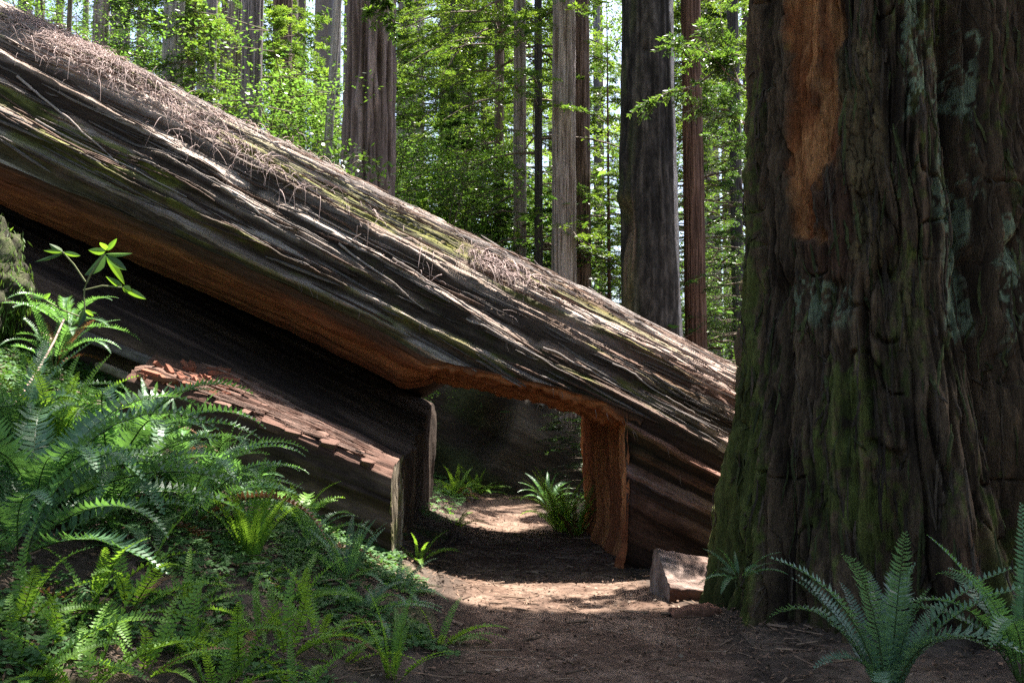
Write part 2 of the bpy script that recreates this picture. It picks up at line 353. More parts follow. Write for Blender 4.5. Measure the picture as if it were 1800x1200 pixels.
# buried right-hand part below the shell: bark front + sawn tunnel wall
XW = 1.16                                        # tunnel wall plane
def wallx(Y): return XW - 0.045 * (Y - 8.85)
qb = np.linspace(0, 1, 330); tb = np.linspace(0, 1, 190)
QB, TB = np.meshgrid(qb, tb, indexing='ij')
THb = math.radians(-100) + (math.asin(0.62 / LR) + math.radians(0.6) - math.radians(-100)) * QB
ts = (wallx(10.6 - LR * np.cos(THb)) - LR * np.sin(THb) * SA) / CA
Tb = ts - 0.03 + (5.6 - ts) * TB ** 1.3
D, P_, PR = bark_disp(THb, Tb)
ed = sstep(0.0, 0.05, TB)
D = D * (0.22 + 0.78 * sstep(-0.25, 0.12, THb)); D = D + 0.02 * fbm(Tb * 1.2, THb * 9, 31.0) + 0.10 * np.exp(-((THb - math.radians(-4)) / 0.10) ** 2) * ed
V = log_pt(THb, Tb, LR + D - 0.05)
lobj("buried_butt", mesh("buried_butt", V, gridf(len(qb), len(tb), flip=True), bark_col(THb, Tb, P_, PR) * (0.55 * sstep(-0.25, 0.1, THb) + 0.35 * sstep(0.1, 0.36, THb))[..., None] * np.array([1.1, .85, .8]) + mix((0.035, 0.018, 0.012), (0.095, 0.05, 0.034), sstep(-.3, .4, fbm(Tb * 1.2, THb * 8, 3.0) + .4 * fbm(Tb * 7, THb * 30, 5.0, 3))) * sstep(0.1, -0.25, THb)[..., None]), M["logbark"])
zz = np.linspace(-0.35, 1.60, 150); yy = np.linspace(0, 1, 150)
ZW, YW = np.meshgrid(zz, yy, indexing='ij')
nw = (ZW - (LC[2] - wallx(8.85) * SA / CA)) * CA
bf = np.sqrt(np.maximum(LR**2 - np.minimum(np.abs(nw), 1.70)**2, 0.03)) * 1.0
bf = np.where(nw < -0.9, np.maximum(bf, 1.42), bf)
front = 10.6 - bf + 0.0 + 0.04 * fbm(ZW * 3.0, ZW * 0 + 1.0) + 0.03 * fbm(ZW * 14.0, ZW * 0 + 4.0)
Yw = front + (10.6 + bf * 0.98 - front) * YW
ew = sstep(-0.02, 0.03, YW)
XWd = wallx(Yw) + ew * (0.13 * fbm(Yw * 2.1, ZW * 0.45, 3.0) + 0.07 * np.exp(-((Yw - 9.75 - 0.12 * noise(ZW * 1.2, 4.0)) / 0.22) ** 2) + 0.025 * fbm(Yw * 6, ZW * 2.5, 6.0) + 0.012 * noise(Yw * 24, ZW * 9, 2.0)) - 0.07 * sstep(0.28, 0.0, ZW) * ew - 0.10 * (1 - ew) ** 2 * 0
XWd += -0.035 * (1 - sstep(0, 0.07, YW)) * 0
a = sstep(-0.3, 0.35, fbm(Yw * 2.5, ZW * 0.7, 2.0) + 0.3 * fbm(Yw * 14, ZW * 3, 5.0, 3))
c = mix((0.27, 0.088, 0.036), (0.60, 0.25, 0.10), a)
c = mix(c, np.broadcast_to((0.05, 0.026, 0.015), c.shape), 0.8 * np.exp(-((Yw - 9.75 - 0.12 * noise(ZW * 1.2, 4.0)) / 0.10) ** 2) * sstep(0.1, -0.3, noise(ZW * 1.7, 9.0)))
lobj("tunnel_wall", mesh("tunnel_wall", np.stack([XWd, Yw, ZW], -1), gridf(len(zz), len(yy), flip=True), c), M["cutwood"])
# lower half left of the tunnel: hollowed trough with a sawn end
sec = np.array([(8.98, -1.95), (8.93, -1.5), (8.95, -1.12), (9.1, -0.96), (9.5, -0.93), (10.2, -0.82), (11.0, -0.66), (11.8, -0.50), (12.32, -0.40), (12.46, -0.50), (12.48, -0.9), (12.40, -1.95)])
sl = np.concatenate([[0], np.cumsum(np.hypot(*np.diff(sec, axis=0).T))])
sq = np.linspace(0, sl[-1], 170)
secY, secZ = np.interp(sq, sl, sec[:, 0]), np.interp(sq, sl, sec[:, 1])
xl = -1.10 - np.concatenate([np.arange(0, 6, 0.03), np.arange(6, 10, 0.1)])
XL, SQ = np.meshgrid(xl, sq, indexing='ij')
tw_ = (SQ + 0.06 * fbm(XL * 0.5, SQ * 2, 5.0)) / 0.19; tw_ = tw_ - np.floor(tw_)
nzs = 0.05 * fbm(XL * 0.6, SQ * 2.0, 4.0) + 0.025 * fbm(XL * 1.4, SQ * 9, 7.0) + 0.05 * tw_ * (0.4 + 0.8 * noise(XL * 0.7, SQ * 4, 3.0))
rim = 0.07 * fbm(sq * 2.2, sq * 0 + 4.0) + 0.03 * fbm(sq * 9, sq * 0 + 7.0)
XL = XL + rim[None, :] * np.exp((XL + 1.10) / 0.25)
YL = np.broadcast_to(secY, XL.shape) - nzs * 0.6
ZL = np.broadcast_to(secZ, XL.shape) + nzs + (LC[2] - XL * SA / CA)
a = sstep(-0.3, 0.4, fbm(XL * 0.8, SQ * 4, 1.0) + 0.3 * fbm(XL * 5, SQ * 14, 2.0, 3))
c = mix((0.055, 0.035, 0.025), (0.165, 0.105, 0.072), a)
low = lobj("lower_trough", mesh("lower_trough", np.stack([XL, YL, ZL], -1), gridf(len(xl), len(sq)), c), M["logbark"])
ci = np.linspace(0, 1, 40)
top_i = np.arange(len(sq))
CI, TI = np.meshgrid(ci, top_i, indexing='ij')
Yc = YL[0][TI]; Zt = ZL[0][TI]
Yc2 = Yc * (1 - CI) + (9.0 + (12.4 - 9.0) * (SQ[0][TI] / sl[-1])) * CI
Zc = Zt * (1 - CI) + 0.05 * CI
Xc = -1.10 + rim[TI] * (1 - CI) + 0.05 * sstep(0, 0.15, CI) * fbm(Yc2 * 3.5, Zc * 1.0, 8.0) + 0.015 * noise(Yc2 * 22, Zc * 2.5, 3.0) * sstep(0, .1, CI) + 0.25 * sstep(0.75, 0.15, Zc) * 0
a = sstep(-0.2, 0.5, fbm(Yc2 * 5, Zc * 1.2, 4.0) + 0.3 * noise(Yc2 * 25, Zc * 4, 2.0))
c = mix((0.055, 0.036, 0.024), (0.26, 0.185, 0.115), a * sstep(10.4, 9.2, Yc2))
lobj("sawn_end", mesh("sawn_end", np.stack([Xc, Yc2, Zc], -1), gridf(40, len(sq), flip=True), c), M["cutwood"])

# thin bark strips and root strands lying along the ledges
def tube(pts, rad, ns=5):
    pts = np.asarray(pts, float); n = len(pts); rad = np.broadcast_to(np.asarray(rad, float), (n,))
    tg = np.gradient(pts, axis=0); tg /= np.linalg.norm(tg, axis=1)[:, None] + 1e-9
    ref = np.where(np.abs(tg[:, 2:3]) > 0.9, [[1, 0, 0]], [[0, 0, 1]])
    a = np.cross(tg, ref); a /= np.linalg.norm(a, axis=1)[:, None] + 1e-9; b = np.cross(tg, a)
    an = np.arange(ns) * 2 * math.pi / ns
    V = pts[:, None] + rad[:, None, None] * (np.cos(an)[None, :, None] * a[:, None] + np.sin(an)[None, :, None] * b[:, None])
    return V.reshape(-1, 3), gridf(n, ns, wrap=True)
def log_surf(th, t, lift=0.0):
    th = np.atleast_1d(np.asarray(th, float)); t = np.atleast_1d(np.asarray(t, float))
    d, _, _ = bark_disp(th, t)
    return log_pt(th, t, LR + d - 0.05 + lift)
strands = [((595, 432), (745, 545), .014), ((390, 335), (495, 405), .016), ((690, 455), (905, 600), .012), ((955, 610), (1110, 690), .012), ((30, 130), (210, 290), .016),
           ((520, 360), (735, 470), .012), ((330, 300), (480, 372), .010), ((820, 560), (1010, 665), .012), ((60, 210), (330, 350), .014), ((1075, 640), (1250, 740), .011)]
for (a_, b_, r_) in strands:
    ta, tb_ = on_log(*a_), on_log(*b_)
    k = np.linspace(0, 1, 28)
    th = ta[0] + (tb_[0] - ta[0]) * k + 0.012 * fbm(k * 6, k * 0 + r_ * 999); t_ = ta[1] + (tb_[1] - ta[1]) * k
    Pp = log_surf(th, t_, 0.03)
    V, Ff = tube(Pp, r_ * (1 - 0.6 * k), 6)
    me = mesh("root_strand", V, Ff, np.broadcast_to((0.30, 0.25, 0.22), V.shape))
    lobj("root_strand", me, M["twig"])

# ------------------------------------------------------------------ split slab in front of the log, with cracked blocks on top
SLX0, SLX1 = -1.06, -3.45
slab = empty("split_slab", (-2.4, 8.7, 0.9))
tag(slab, "split slab of rotting wood with sunlit reddish cracked top, beside the ferns", "log slab")
def slab_z(x): return 1.07 + 0.385 * (-1.12 - x)
def slab_part(name, me, mat): o = obj(name, me, mat, slab); o.location = -Vector(slab.location); return o
def slab_rise(x): return 0.07 + 0.11 * np.clip(-1.12 - x, 0, 1.6)
SLD = -0.34
ssec = np.array([(8.30, -0.75), (8.24, -0.45), (8.20, -0.20), (8.21, -0.03), (8.27, 0.0), (8.55, 0.02), (8.86, 0.04), (8.96, 0.02), (9.0, -0.3), (9.0, -0.75)]) + np.array([SLD, 0.0])
sl2 = np.concatenate([[0], np.cumsum(np.hypot(*np.diff(ssec, axis=0).T))]); sq2 = np.linspace(0, sl2[-1], 110)
xs = SLX0 - np.arange(0, SLX0 - SLX1, 0.02)
XS, QS = np.meshgrid(xs, sq2, indexing='ij')
YS = np.interp(QS, sl2, ssec[:, 0]); ZS = np.interp(QS, sl2, ssec[:, 1])
sw_ = (QS + 0.03 * fbm(XS * 0.8, QS * 3, 5.0)) / 0.085; sw_ = sw_ - np.floor(sw_)
nz_ = 0.03 * fbm(XS * 1.0, QS * 3, 2.0) + 0.018 * fbm(XS * 2, QS * 14, 6.0) + 0.045 * sw_ * (0.5 + noise(XS * 0.9, QS * 8, 3.0))
ero = sstep(-2.7, -3.7, XS)                                        # rotted away towards the left end
top = sstep(-0.12, 0.0, ZS)
YS = YS - nz_ * (YS < 8.6 + SLD) + nz_ * (YS >= 8.6 + SLD) + 0.10 * ero * fbm(XS * 3, QS * 3, 9.0)
ZS = ZS + slab_z(XS) + slab_rise(XS) * np.clip((YS - 8.22 - SLD) / 0.68, 0, 1) * sstep(-0.6, -0.1, ZS) + nz_ * top - 0.10 * ero * (top + 0.3) * (1 + fbm(XS * 4, QS * 2, 5.0))
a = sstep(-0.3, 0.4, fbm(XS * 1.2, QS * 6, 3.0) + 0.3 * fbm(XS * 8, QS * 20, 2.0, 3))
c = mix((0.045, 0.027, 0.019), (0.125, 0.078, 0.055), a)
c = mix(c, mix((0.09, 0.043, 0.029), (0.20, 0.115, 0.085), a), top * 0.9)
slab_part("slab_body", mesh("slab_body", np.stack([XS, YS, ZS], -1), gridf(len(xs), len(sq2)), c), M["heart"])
ci = np.linspace(0, 1, 24)
CI, TI = np.meshgrid(ci, np.arange(len(sq2)), indexing='ij')
cy, cz = 8.7, YS[0].mean() * 0 + slab_z(SLX0) - 0.5
Ye = YS[0][TI] * (1 - CI) + (8.30 + SLD + (9.0 - 8.30) * (QS[0][TI] / sl2[-1])) * CI; Ze = ZS[0][TI] * (1 - CI) + (slab_z(SLX0) - 0.75) * CI
Xe = SLX0 + 0.03 * sstep(0, .2, CI) * fbm(Ye * 6, Ze * 3, 2.0) + 0.01 * noise(Ye * 40, Ze * 6, 3.0)
a = sstep(-0.2, 0.4, fbm(Ye * 8, Ze * 3, 4.0)); mo = sstep(0.0, 0.3, fbm(Ye * 5, Ze * 4, 14.0))
c = mix(mix((0.20, 0.16, 0.11), (0.42, 0.36, 0.27), a), np.broadcast_to((0.12, 0.14, 0.03), (*a.shape, 3)), 0.7 * mo)
slab_part("sawn_end", mesh("sawn_end", np.stack([Xe, Ye, Ze], -1), gridf(24, len(sq2), flip=True), c), M["cutwood"])
# cracked cubical blocks
def chunk_mesh(name, seed, lo=(0.085, 0.040, 0.027), hi=(0.185, 0.105, 0.078)):
    r = np.random.default_rng(seed); a_ = sstep(0, 1, r.random(1))
    b_ = bpy.data.meshes.new(name)
    import bmesh
    bm = bmesh.new(); bmesh.ops.create_cube(bm, size=1.0)
    bmesh.ops.bevel(bm, geom=bm.edges[:], offset=0.07, segments=1, affect='EDGES')
    for v in bm.verts:
        v.co.x += r.normal(0, .05); v.co.y += r.normal(0, .06); v.co.z += r.normal(0, .07)
    bm.to_mesh(b_); bm.free()
    n = len(b_.vertices); cc = np.ones((n, 4), np.float32)
    base = np.array(lo) + (np.array(hi) - np.array(lo)) * r.random(); cc[:, :3] = base * (0.85 + 0.3 * r.random((n, 1)))
    at = b_.color_attributes.new("Col", 'FLOAT_COLOR', 'POINT'); at.data.foreach_set("color", cc.ravel())
    b_.materials.append(M["block"]); return b_
chunks = [chunk_mesh("wood_block", 50 + i) for i in range(6)]
redchunks = [chunk_mesh("wood_chunk", 80 + i, (0.17, 0.06, 0.034), (0.27, 0.105, 0.065)) for i in range(3)]
x = SLX0 - 0.03
rows_y = [y_ + SLD for y_ in (8.27, 8.42, 8.57, 8.72, 8.86)]
for ri, ry in enumerate(rows_y):
    x = SLX0 - 0.02 - 0.05 * random.random()
    while x > -2.85:
        ln = random.uniform(0.045, 0.22)
        if random.random() < (0.38 if x > -1.9 else 0.66):
            o = obj("wood_block", chunks[random.randrange(6)], None, slab)
            hz = 0.05 + 0.02 * random.random()
            zc = slab_z(x - ln / 2) + 0.02 + 0.03 + float(slab_rise(x)) * (ry - 8.22 - SLD) / 0.68 + 0.02 * float(noise(x * 2, ry * 3)) - 0.044 + random.uniform(-.012, .010)
            o.location = Vector((x - ln / 2, ry + random.uniform(-.012, .012), zc)) - slab.location
            o.rotation_euler = (math.atan(float(slab_rise(x)) / 0.68) + random.uniform(-.10, .10), math.atan(0.385) + random.uniform(-.08, .08), random.uniform(-.06, .06)); o.scale = (ln * 0.99, random.uniform(.145, .19), hz)
        x -= ln
for i in range(30):                                                     # loose red chunks at the rotted end
    x = random.uniform(-3.35, -2.6); y = random.uniform(8.25, 8.85) + SLD
    o = obj("wood_chunk", redchunks[i % 3], None, slab)
    o.location = Vector((x, y, slab_z(x) + 0.02 + float(slab_rise(x)) * (y - 8.22 - SLD) / 0.68 - 0.10 * sstep(-2.7, -3.7, x) + random.uniform(0, .03))) - slab.location
    o.rotation_euler = (random.uniform(-.5, .5), random.uniform(0, .9), random.uniform(-1, 1)); o.scale = (random.uniform(.07, .20), random.uniform(.035, .06), random.uniform(.03, .05))
# weathered splinter lying at the head of the slab
def splinter(name, p0, p1, wd, hg, col, label, cat, seed, mat="cutwood"):
    p0, p1 = np.array(p0), np.array(p1); d = p1 - p0; L_ = np.linalg.norm(d)
    k = np.linspace(0, 1, 60); an = np.linspace(0, 2 * math.pi, 20, endpoint=False)
    K, A_ = np.meshgrid(k, an, indexing='ij')
    ca, sa = np.cos(A_), np.sin(A_)
    sq_ = 1 / np.maximum(np.abs(ca), np.abs(sa)) ** 0.75
    tp = np.minimum(1, np.minimum((K + 0.02) * 14, (1.02 - K) * 5)) ** 0.6
    Y_ = wd / 2 * ca * sq_ * tp * (1 + 0.25 * fbm(K * 5, A_ * 1.0, seed)); Z_ = hg / 2 * sa * sq_ * tp * (1 + 0.25 * fbm(K * 5, A_ * 1.3, seed + 5))
    V = np.stack([K * L_, Y_, Z_], -1)
    me = mesh(name, V, gridf(60, 20, wrap=True), mix(np.array(col) * 0.7, np.array(col) * 1.25, sstep(-.3, .3, fbm(K * 6, A_ * 3, seed + 2.0))))
    o = obj(name, me, M[mat]); o.location = p0; o.rotation_euler = Vector(d).to_track_quat('X', 'Z').to_euler()
    if label: tag(o, label, cat)
    return o
splinter("broken_plank", px(110, 575, 8.9), px(330, 662, 8.75), 0.14, 0.10, (0.20, 0.165, 0.145), "grey splintered plank behind the ferns at the rotted head of the slab", "wood plank", 3)
splinter("broken_plank", px(170, 640, 8.3), px(330, 705, 8.2), 0.12, 0.08, (0.17, 0.14, 0.12), "lower grey splintered plank half covered by ferns at the left", "wood plank", 9)

# ------------------------------------------------------------------ sawn block by the trail and the small plank in front of it
c0 = px_ground(1176, 1060); 
bl = empty("sawn_block", (c0[0], c0[1], 0.0)); tag(bl, "sawn wedge of redwood with a sunlit grey face beside the trail", "wood block")
bl.rotation_euler = (math.radians(-4), math.radians(5), math.radians(14)); bl.scale = (0.80, 0.80, 0.88)
bsec = np.array([(0.0, -0.02), (-0.03, 0.16), (0.14, 0.30), (0.36, 0.50), (0.45, 0.47), (0.52, 0.2), (0.52, -0.02), (0.0, -0.03)])
bs = np.concatenate([[0], np.cumsum(np.hypot(*np.diff(bsec, axis=0).T))]); bq = np.linspace(0, bs[-1], 90); bx = np.linspace(0, 0.95, 80)
BX, BQ = np.meshgrid(bx, bq, indexing='ij'); BY = np.interp(BQ, bs, bsec[:, 0]); BZ = np.interp(BQ, bs, bsec[:, 1])
dn = 0.030 * fbm(BX * 2.5, BQ * 7, 3.0) + 0.014 * fbm(BX * 9, BQ * 22, 8.0) + 0.004 * noise(BX * 5, BQ * 40, 4.0)
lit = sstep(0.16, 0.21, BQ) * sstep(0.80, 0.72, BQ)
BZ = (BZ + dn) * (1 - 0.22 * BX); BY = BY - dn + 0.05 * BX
a = sstep(-.3, .3, fbm(BX * 2, BQ * 12, 7.0)); c = mix(mix((0.13, 0.055, 0.032), (0.24, 0.11, 0.07), a), mix((0.20, 0.135, 0.11), (0.33, 0.25, 0.215), a), lit)  # sunlit face painted paler and greyer than the shaded front
crk = np.exp(-((BQ - 0.62 - 0.05 * noise(BX * 3, 2.0)) / 0.012) ** 2) * (BX > 0.2); c = mix(c, np.broadcast_to((0.10, 0.05, 0.035), c.shape), crk)
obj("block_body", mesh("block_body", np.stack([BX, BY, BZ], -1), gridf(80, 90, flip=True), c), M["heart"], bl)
CI, TI = np.meshgrid(np.linspace(0, 1, 16), np.arange(90), indexing='ij')
Ye = BY[0][TI] * (1 - CI) + 0.28 * CI; Ze = BZ[0][TI] * (1 - CI) + 0.14 * CI
c = mix((0.16, 0.12, 0.10), (0.28, 0.22, 0.19), sstep(-.3, .3, fbm(Ye * 10, Ze * 10, 2.0)))
obj("sawn_end", mesh("sawn_end", np.stack([0.006 * fbm(Ye * 12, Ze * 12), Ye, Ze], -1), gridf(16, 90), c), M["cutwood"], bl)
pp = px_ground(1178, 1085); p0 = pp + np.array([0, 0, 0.055]); p1 = p0 + np.array([0.42, 0.10, 0.02])
splinter("wood_plank", p0, p1, 0.16, 0.12, (0.21, 0.10, 0.065), "short dark red plank lying on the trail in front of the sawn block", "wood plank", 21)

# ------------------------------------------------------------------ second fallen log, dark, beyond the tunnel
l2 = empty("dark_log", (0, 18.6, 0)); tag(l2, "dark mossy fallen trunk closing the view beyond the tunnel", "log")
t2 = np.arange(-7, 6, 0.05); a2 = np.radians(np.linspace(-80, 200, 150)); T2, A2 = np.meshgrid(t2, a2, indexing='ij')
s2 = A2 * 1.5; R2 = 1.85 - 0.02 * T2 + 0.16 * fbm(T2 * 0.3, s2 * 1.1, 2.0) + 0.05 * fbm(T2 * 0.8, s2 * 5, 4.0)
hole = np.exp(-(((T2 + 0.75) / 0.42) ** 2 + ((A2 - 0.10) / 0.42) ** 2) ** 2); R2 = R2 - 0.75 * hole
la2 = math.radians(27)
V = np.array([0, 18.6, 0.75]) + T2[..., None] * np.array([math.cos(la2), 0, -math.sin(la2)]) + (R2 * np.sin(A2))[..., None] * np.array([math.sin(la2), 0, math.cos(la2)]) + np.stack([0 * T2, -R2 * np.cos(A2), 0 * T2], -1)
c = mix((0.05, 0.04, 0.03), (0.13, 0.105, 0.08), sstep(-.3, .4, fbm(T2 * .8, s2 * 4, 1.0))); c = mix(c, np.broadcast_to((0.05, 0.075, 0.025), c.shape), sstep(0.0, 0.3, fbm(T2 * .9, s2 * 1.6, 8.0)) * 0.6)
o = obj("log_body", mesh("log_body", V, gridf(len(t2), len(a2)), c), M["logbark"], l2); o.location = (0, -18.6, 0)
stub = px(955, 700, 17.0)
V, Ff = tube(np.array([px(985, 672, 17.6), px(965, 690, 17.1), px(950, 715, 16.8)]), [0.07, 0.06, 0.05], 8)
o = obj("branch_stub", mesh("branch_stub", V, Ff, np.broadcast_to((0.16, 0.14, 0.11), V.shape)), M["twig"], l2); o.location = (0, -18.6, 0)

# ------------------------------------------------------------------ the standing old redwood at the right
TC = np.array([3.28, 7.55])
redwood = empty("old_redwood", (TC[0], TC[1], 0)); tag(redwood, "massive old redwood trunk with flared mossy base filling the right side", "tree")
ph = np.concatenate([np.radians(np.arange(-118, 45, 0.32)), np.radians(np.arange(45, 242, 3.0))])
zt = np.concatenate([np.arange(-0.3, 5.2, 0.0125), np.arange(5.2, 9, 0.2), np.arange(9, 42, 1.5)])
ZT, PH = np.meshgrid(zt, ph, indexing='ij')
zc = np.maximum(ZT, 0)
rad = 1.31 - 0.020 * np.minimum(zc, 5) - 0.018 * np.minimum(zc, 30) + 0.27 * np.exp(-zc / 0.75) + 0.06 * np.exp(-((zc - 1.2) / 0.6) ** 2)
rad = np.maximum(rad, 0.25)
cosw, sinw = np.cos(PH), np.sin(PH)
tw = PH + 0.05 * noise(ZT * 0.5, 1.0) + 0.02 * noise(ZT * 1.7, 4.0)
def lobe(c_deg, wdt, amp, zs): return amp * np.exp(-((tw - math.radians(c_deg)) / math.radians(wdt)) ** 2) * zs
low_ = np.exp(-zc / 0.9); mid_ = np.exp(-zc / 2.2)
rad = rad + lobe(-92, 10, 0.06, low_) + lobe(-62, 12, 0.20, low_ * 0.8 + 0.15) + lobe(-40, 8, 0.10, low_)
rt = -14 + 11 * np.exp(-zc / 0.6)                                      # big root sweeping right as it drops
rad = rad + (0.16 * mid_ + 0.40 * low_ + 0.05) * np.exp(-((np.degrees(tw) - rt) / 8.5) ** 2)
rad = rad - 0.42 * np.exp(-((np.degrees(tw) - (4 + 12 * np.exp(-zc / 1.5))) / 6.5) ** 2)     # deep dark cleft beside it
rad = rad - 0.18 * np.exp(-((np.degrees(tw) - (-24 - 3 * zc * 0)) / 5.0) ** 2) * low_ * 1.3
rad = rad - 0.10 * np.exp(-((np.degrees(tw) + 78) / 4.0) ** 2) - 0.06 * np.exp(-((np.degrees(tw) + 52 + 2 * zc) / 3.0) ** 2)
A1 = tw * 1.45
fl = fbm(A1 * 1.8, ZT * 0.45, 3.0); mid = fbm(A1 * 5.5, ZT * 1.3 + 0.4 * fl, 6.0); fin = fbm(A1 * 20, ZT * 4.5, 9.0, 3)
ridge = 1 - np.abs(noise(A1 * 6.5 + 0.6 * fl, ZT * 0.8, 11.0)) * 2
r2 = 1 - np.abs(noise(A1 * 14 + 0.8 * mid, ZT * 2.0, 15.0)) * 2
fis = np.exp(-(np.abs(noise(A1 * 9 + 0.9 * fl + 0.3 * mid, ZT * 0.55, 71.0)) / 0.14) ** 2) * sstep(-0.4, 0.2, noise(A1 * 3, ZT * 0.9, 5.0)) + 0.6 * np.exp(-(np.abs(noise(A1 * 5 + 0.5 * mid, ZT * 3.2, 77.0)) / 0.07) ** 2) * sstep(0.1, 0.4, noise(A1 * 3, ZT * 1.3, 9.0))
# pixel coordinates of the undisplaced surface, used only to know which patch of bark is which
surfX = TC[0] + rad * sinw; surfY = TC[1] - rad * cosw
U = np.where(surfY > 0.5, 900 + F * surfX / np.maximum(surfY, .5), 9999); Vv = 720 - F * (ZT - CAMZ) / np.maximum(surfY, .5)
nU = U + 28 * fbm(A1 * 4, ZT * 2.2, 22.0) + 10 * fbm(A1 * 18, ZT * 9, 2.0, 3); nV = Vv + 40 * fbm(A1 * 4, ZT * 2.2, 26.0)
def patch(u0, u1, v0, v1, e=7): return sstep(u0 - e, u0 + e, nU) * sstep(u1 + e, u1 - e, nU) * sstep(v0 - e, v0 + e, nV) * sstep(v1 + e, v1 - e, nV)
orange = np.maximum(patch(1390, 1456, -200, 415), 0.72 * patch(1455, 1492, -200, 290, 10)); redb = patch(1425, 1500, 300, 490, 14)
cub = np.maximum(patch(1495, 1560, 70, 470, 14), patch(1580, 1625, 440, 640, 14) * .8)
gu = nU / 17.0 + 0.45 * fbm(A1 * 10, ZT * 5, 8.0); gv = nV / 46.0 + 1.3 * noise(np.floor(gu) * 3.1, 2.0) + 0.35 * fbm(A1 * 14, ZT * 6, 18.0)
fu, fv = gu - np.floor(gu), gv - np.floor(gv)
crack = np.maximum(np.exp(-(np.minimum(fu, 1 - fu) / 0.10) ** 2) * (noise(np.floor(gu + .5) * 2.7, nV / 60) > -0.5), np.exp(-(np.minimum(fv, 1 - fv) / 0.035) ** 2) * 0.9)
cell = 0.5 + 0.5 * noise(np.floor(gu) * 7.3, np.floor(gv) * 5.1, 3.0)
bare = np.maximum(orange, cub)
amp = (0.45 + 0.55 * low_) * (1 - 0.6 * orange)
fib = 1 - np.abs(noise(A1 * 32 + 1.2 * mid, ZT * 1.6, 81.0)) * 2; fib2 = 1 - np.abs(noise(A1 * 58 + 1.5 * mid, ZT * 4.0, 85.0)) * 2
rad = rad + (1 - 0.6 * bare) * (0.020 * fib + 0.010 * fib2) + amp * ((0.22 + 0.12 * low_) * fl + 0.10 * mid + 0.075 * ridge) + (1 - 0.55 * bare) * (0.034 * r2 + 0.034 * fin - 0.13 * fis) + orange * (-0.085 + 0.03 * fbm(A1 * 16, ZT * 5, 91.0) - 0.03 * np.exp(-(noise(A1 * 7, ZT * 1.1, 95.0) / 0.06) ** 2)) + cub * (0.020 * cell - 0.022 * crack)
RX = TC[0] + rad * sinw; RY = TC[1] - rad * cosw
gz = gheight(RX, RY)
a = sstep(-.35, .45, mid + 0.5 * fin + 0.25 * fib); rg = sstep(-0.1, 0.9, ridge * 0.6 + r2 * 0.5)
c = mix((0.036, 0.023, 0.014), (0.19, 0.122, 0.072), a * 0.5 + rg * 0.5)
msk = sstep(-0.02, 0.22, 0.8 * fbm(A1 * 2.2, ZT * 0.8, 41.0) + 0.35 * fbm(A1 * 30, ZT * 14, 43.0, 3) + 0.25 * sstep(1370, 1290, U) + 0.22 * low_ - 0.03 + 0.15 * fin)
c = mix(c, mix((0.055, 0.070, 0.014), (0.135, 0.165, 0.032), a), 0.8 * msk)
lich = sstep(-0.02, 0.16, 0.8 * fbm(A1 * 11, ZT * 3, 51.0) + 0.75 * fbm(A1 * 45, ZT * 22, 7.0, 3))
lm = np.maximum.reduce([patch(1600, 1660, -100, 200), patch(1655, 1712, 100, 600), patch(1690, 1740, 20, 330), patch(1405, 1490, 480, 580, 16), patch(1760, 1800, 360, 620)]) * lich
c = mix(c, np.broadcast_to((0.28, 0.34, 0.215), c.shape), 0.8 * np.clip(lm, 0, 1))
c = mix(c, mix((0.085, 0.065, 0.03), (0.22, 0.165, 0.07), cell) * (1 - 0.45 * crack[..., None]), np.clip(cub, 0, 1) * 0.55)
c = mix(c, mix((0.34, 0.115, 0.04), (0.62, 0.275, 0.105), sstep(-.3, .4, fbm(A1 * 7, ZT * 2.5, 61.0) + 0.3 * fin)), np.clip(orange * 1.15, 0, 1))
c = mix(c, np.broadcast_to((0.11, 0.05, 0.03), c.shape), 0.7 * np.clip(redb - orange, 0, 1)); rootp = patch(1655, 1735, 930, 1080, 25); c = mix(c, np.broadcast_to((0.20, 0.10, 0.055), c.shape), 0.55 * rootp)
trunk = obj("trunk", mesh("trunk", np.stack([RX, RY, ZT], -1), gridf(len(zt), len(ph), wrap=True), c), M["bark"], redwood); trunk.location = (-TC[0], -TC[1], 0)
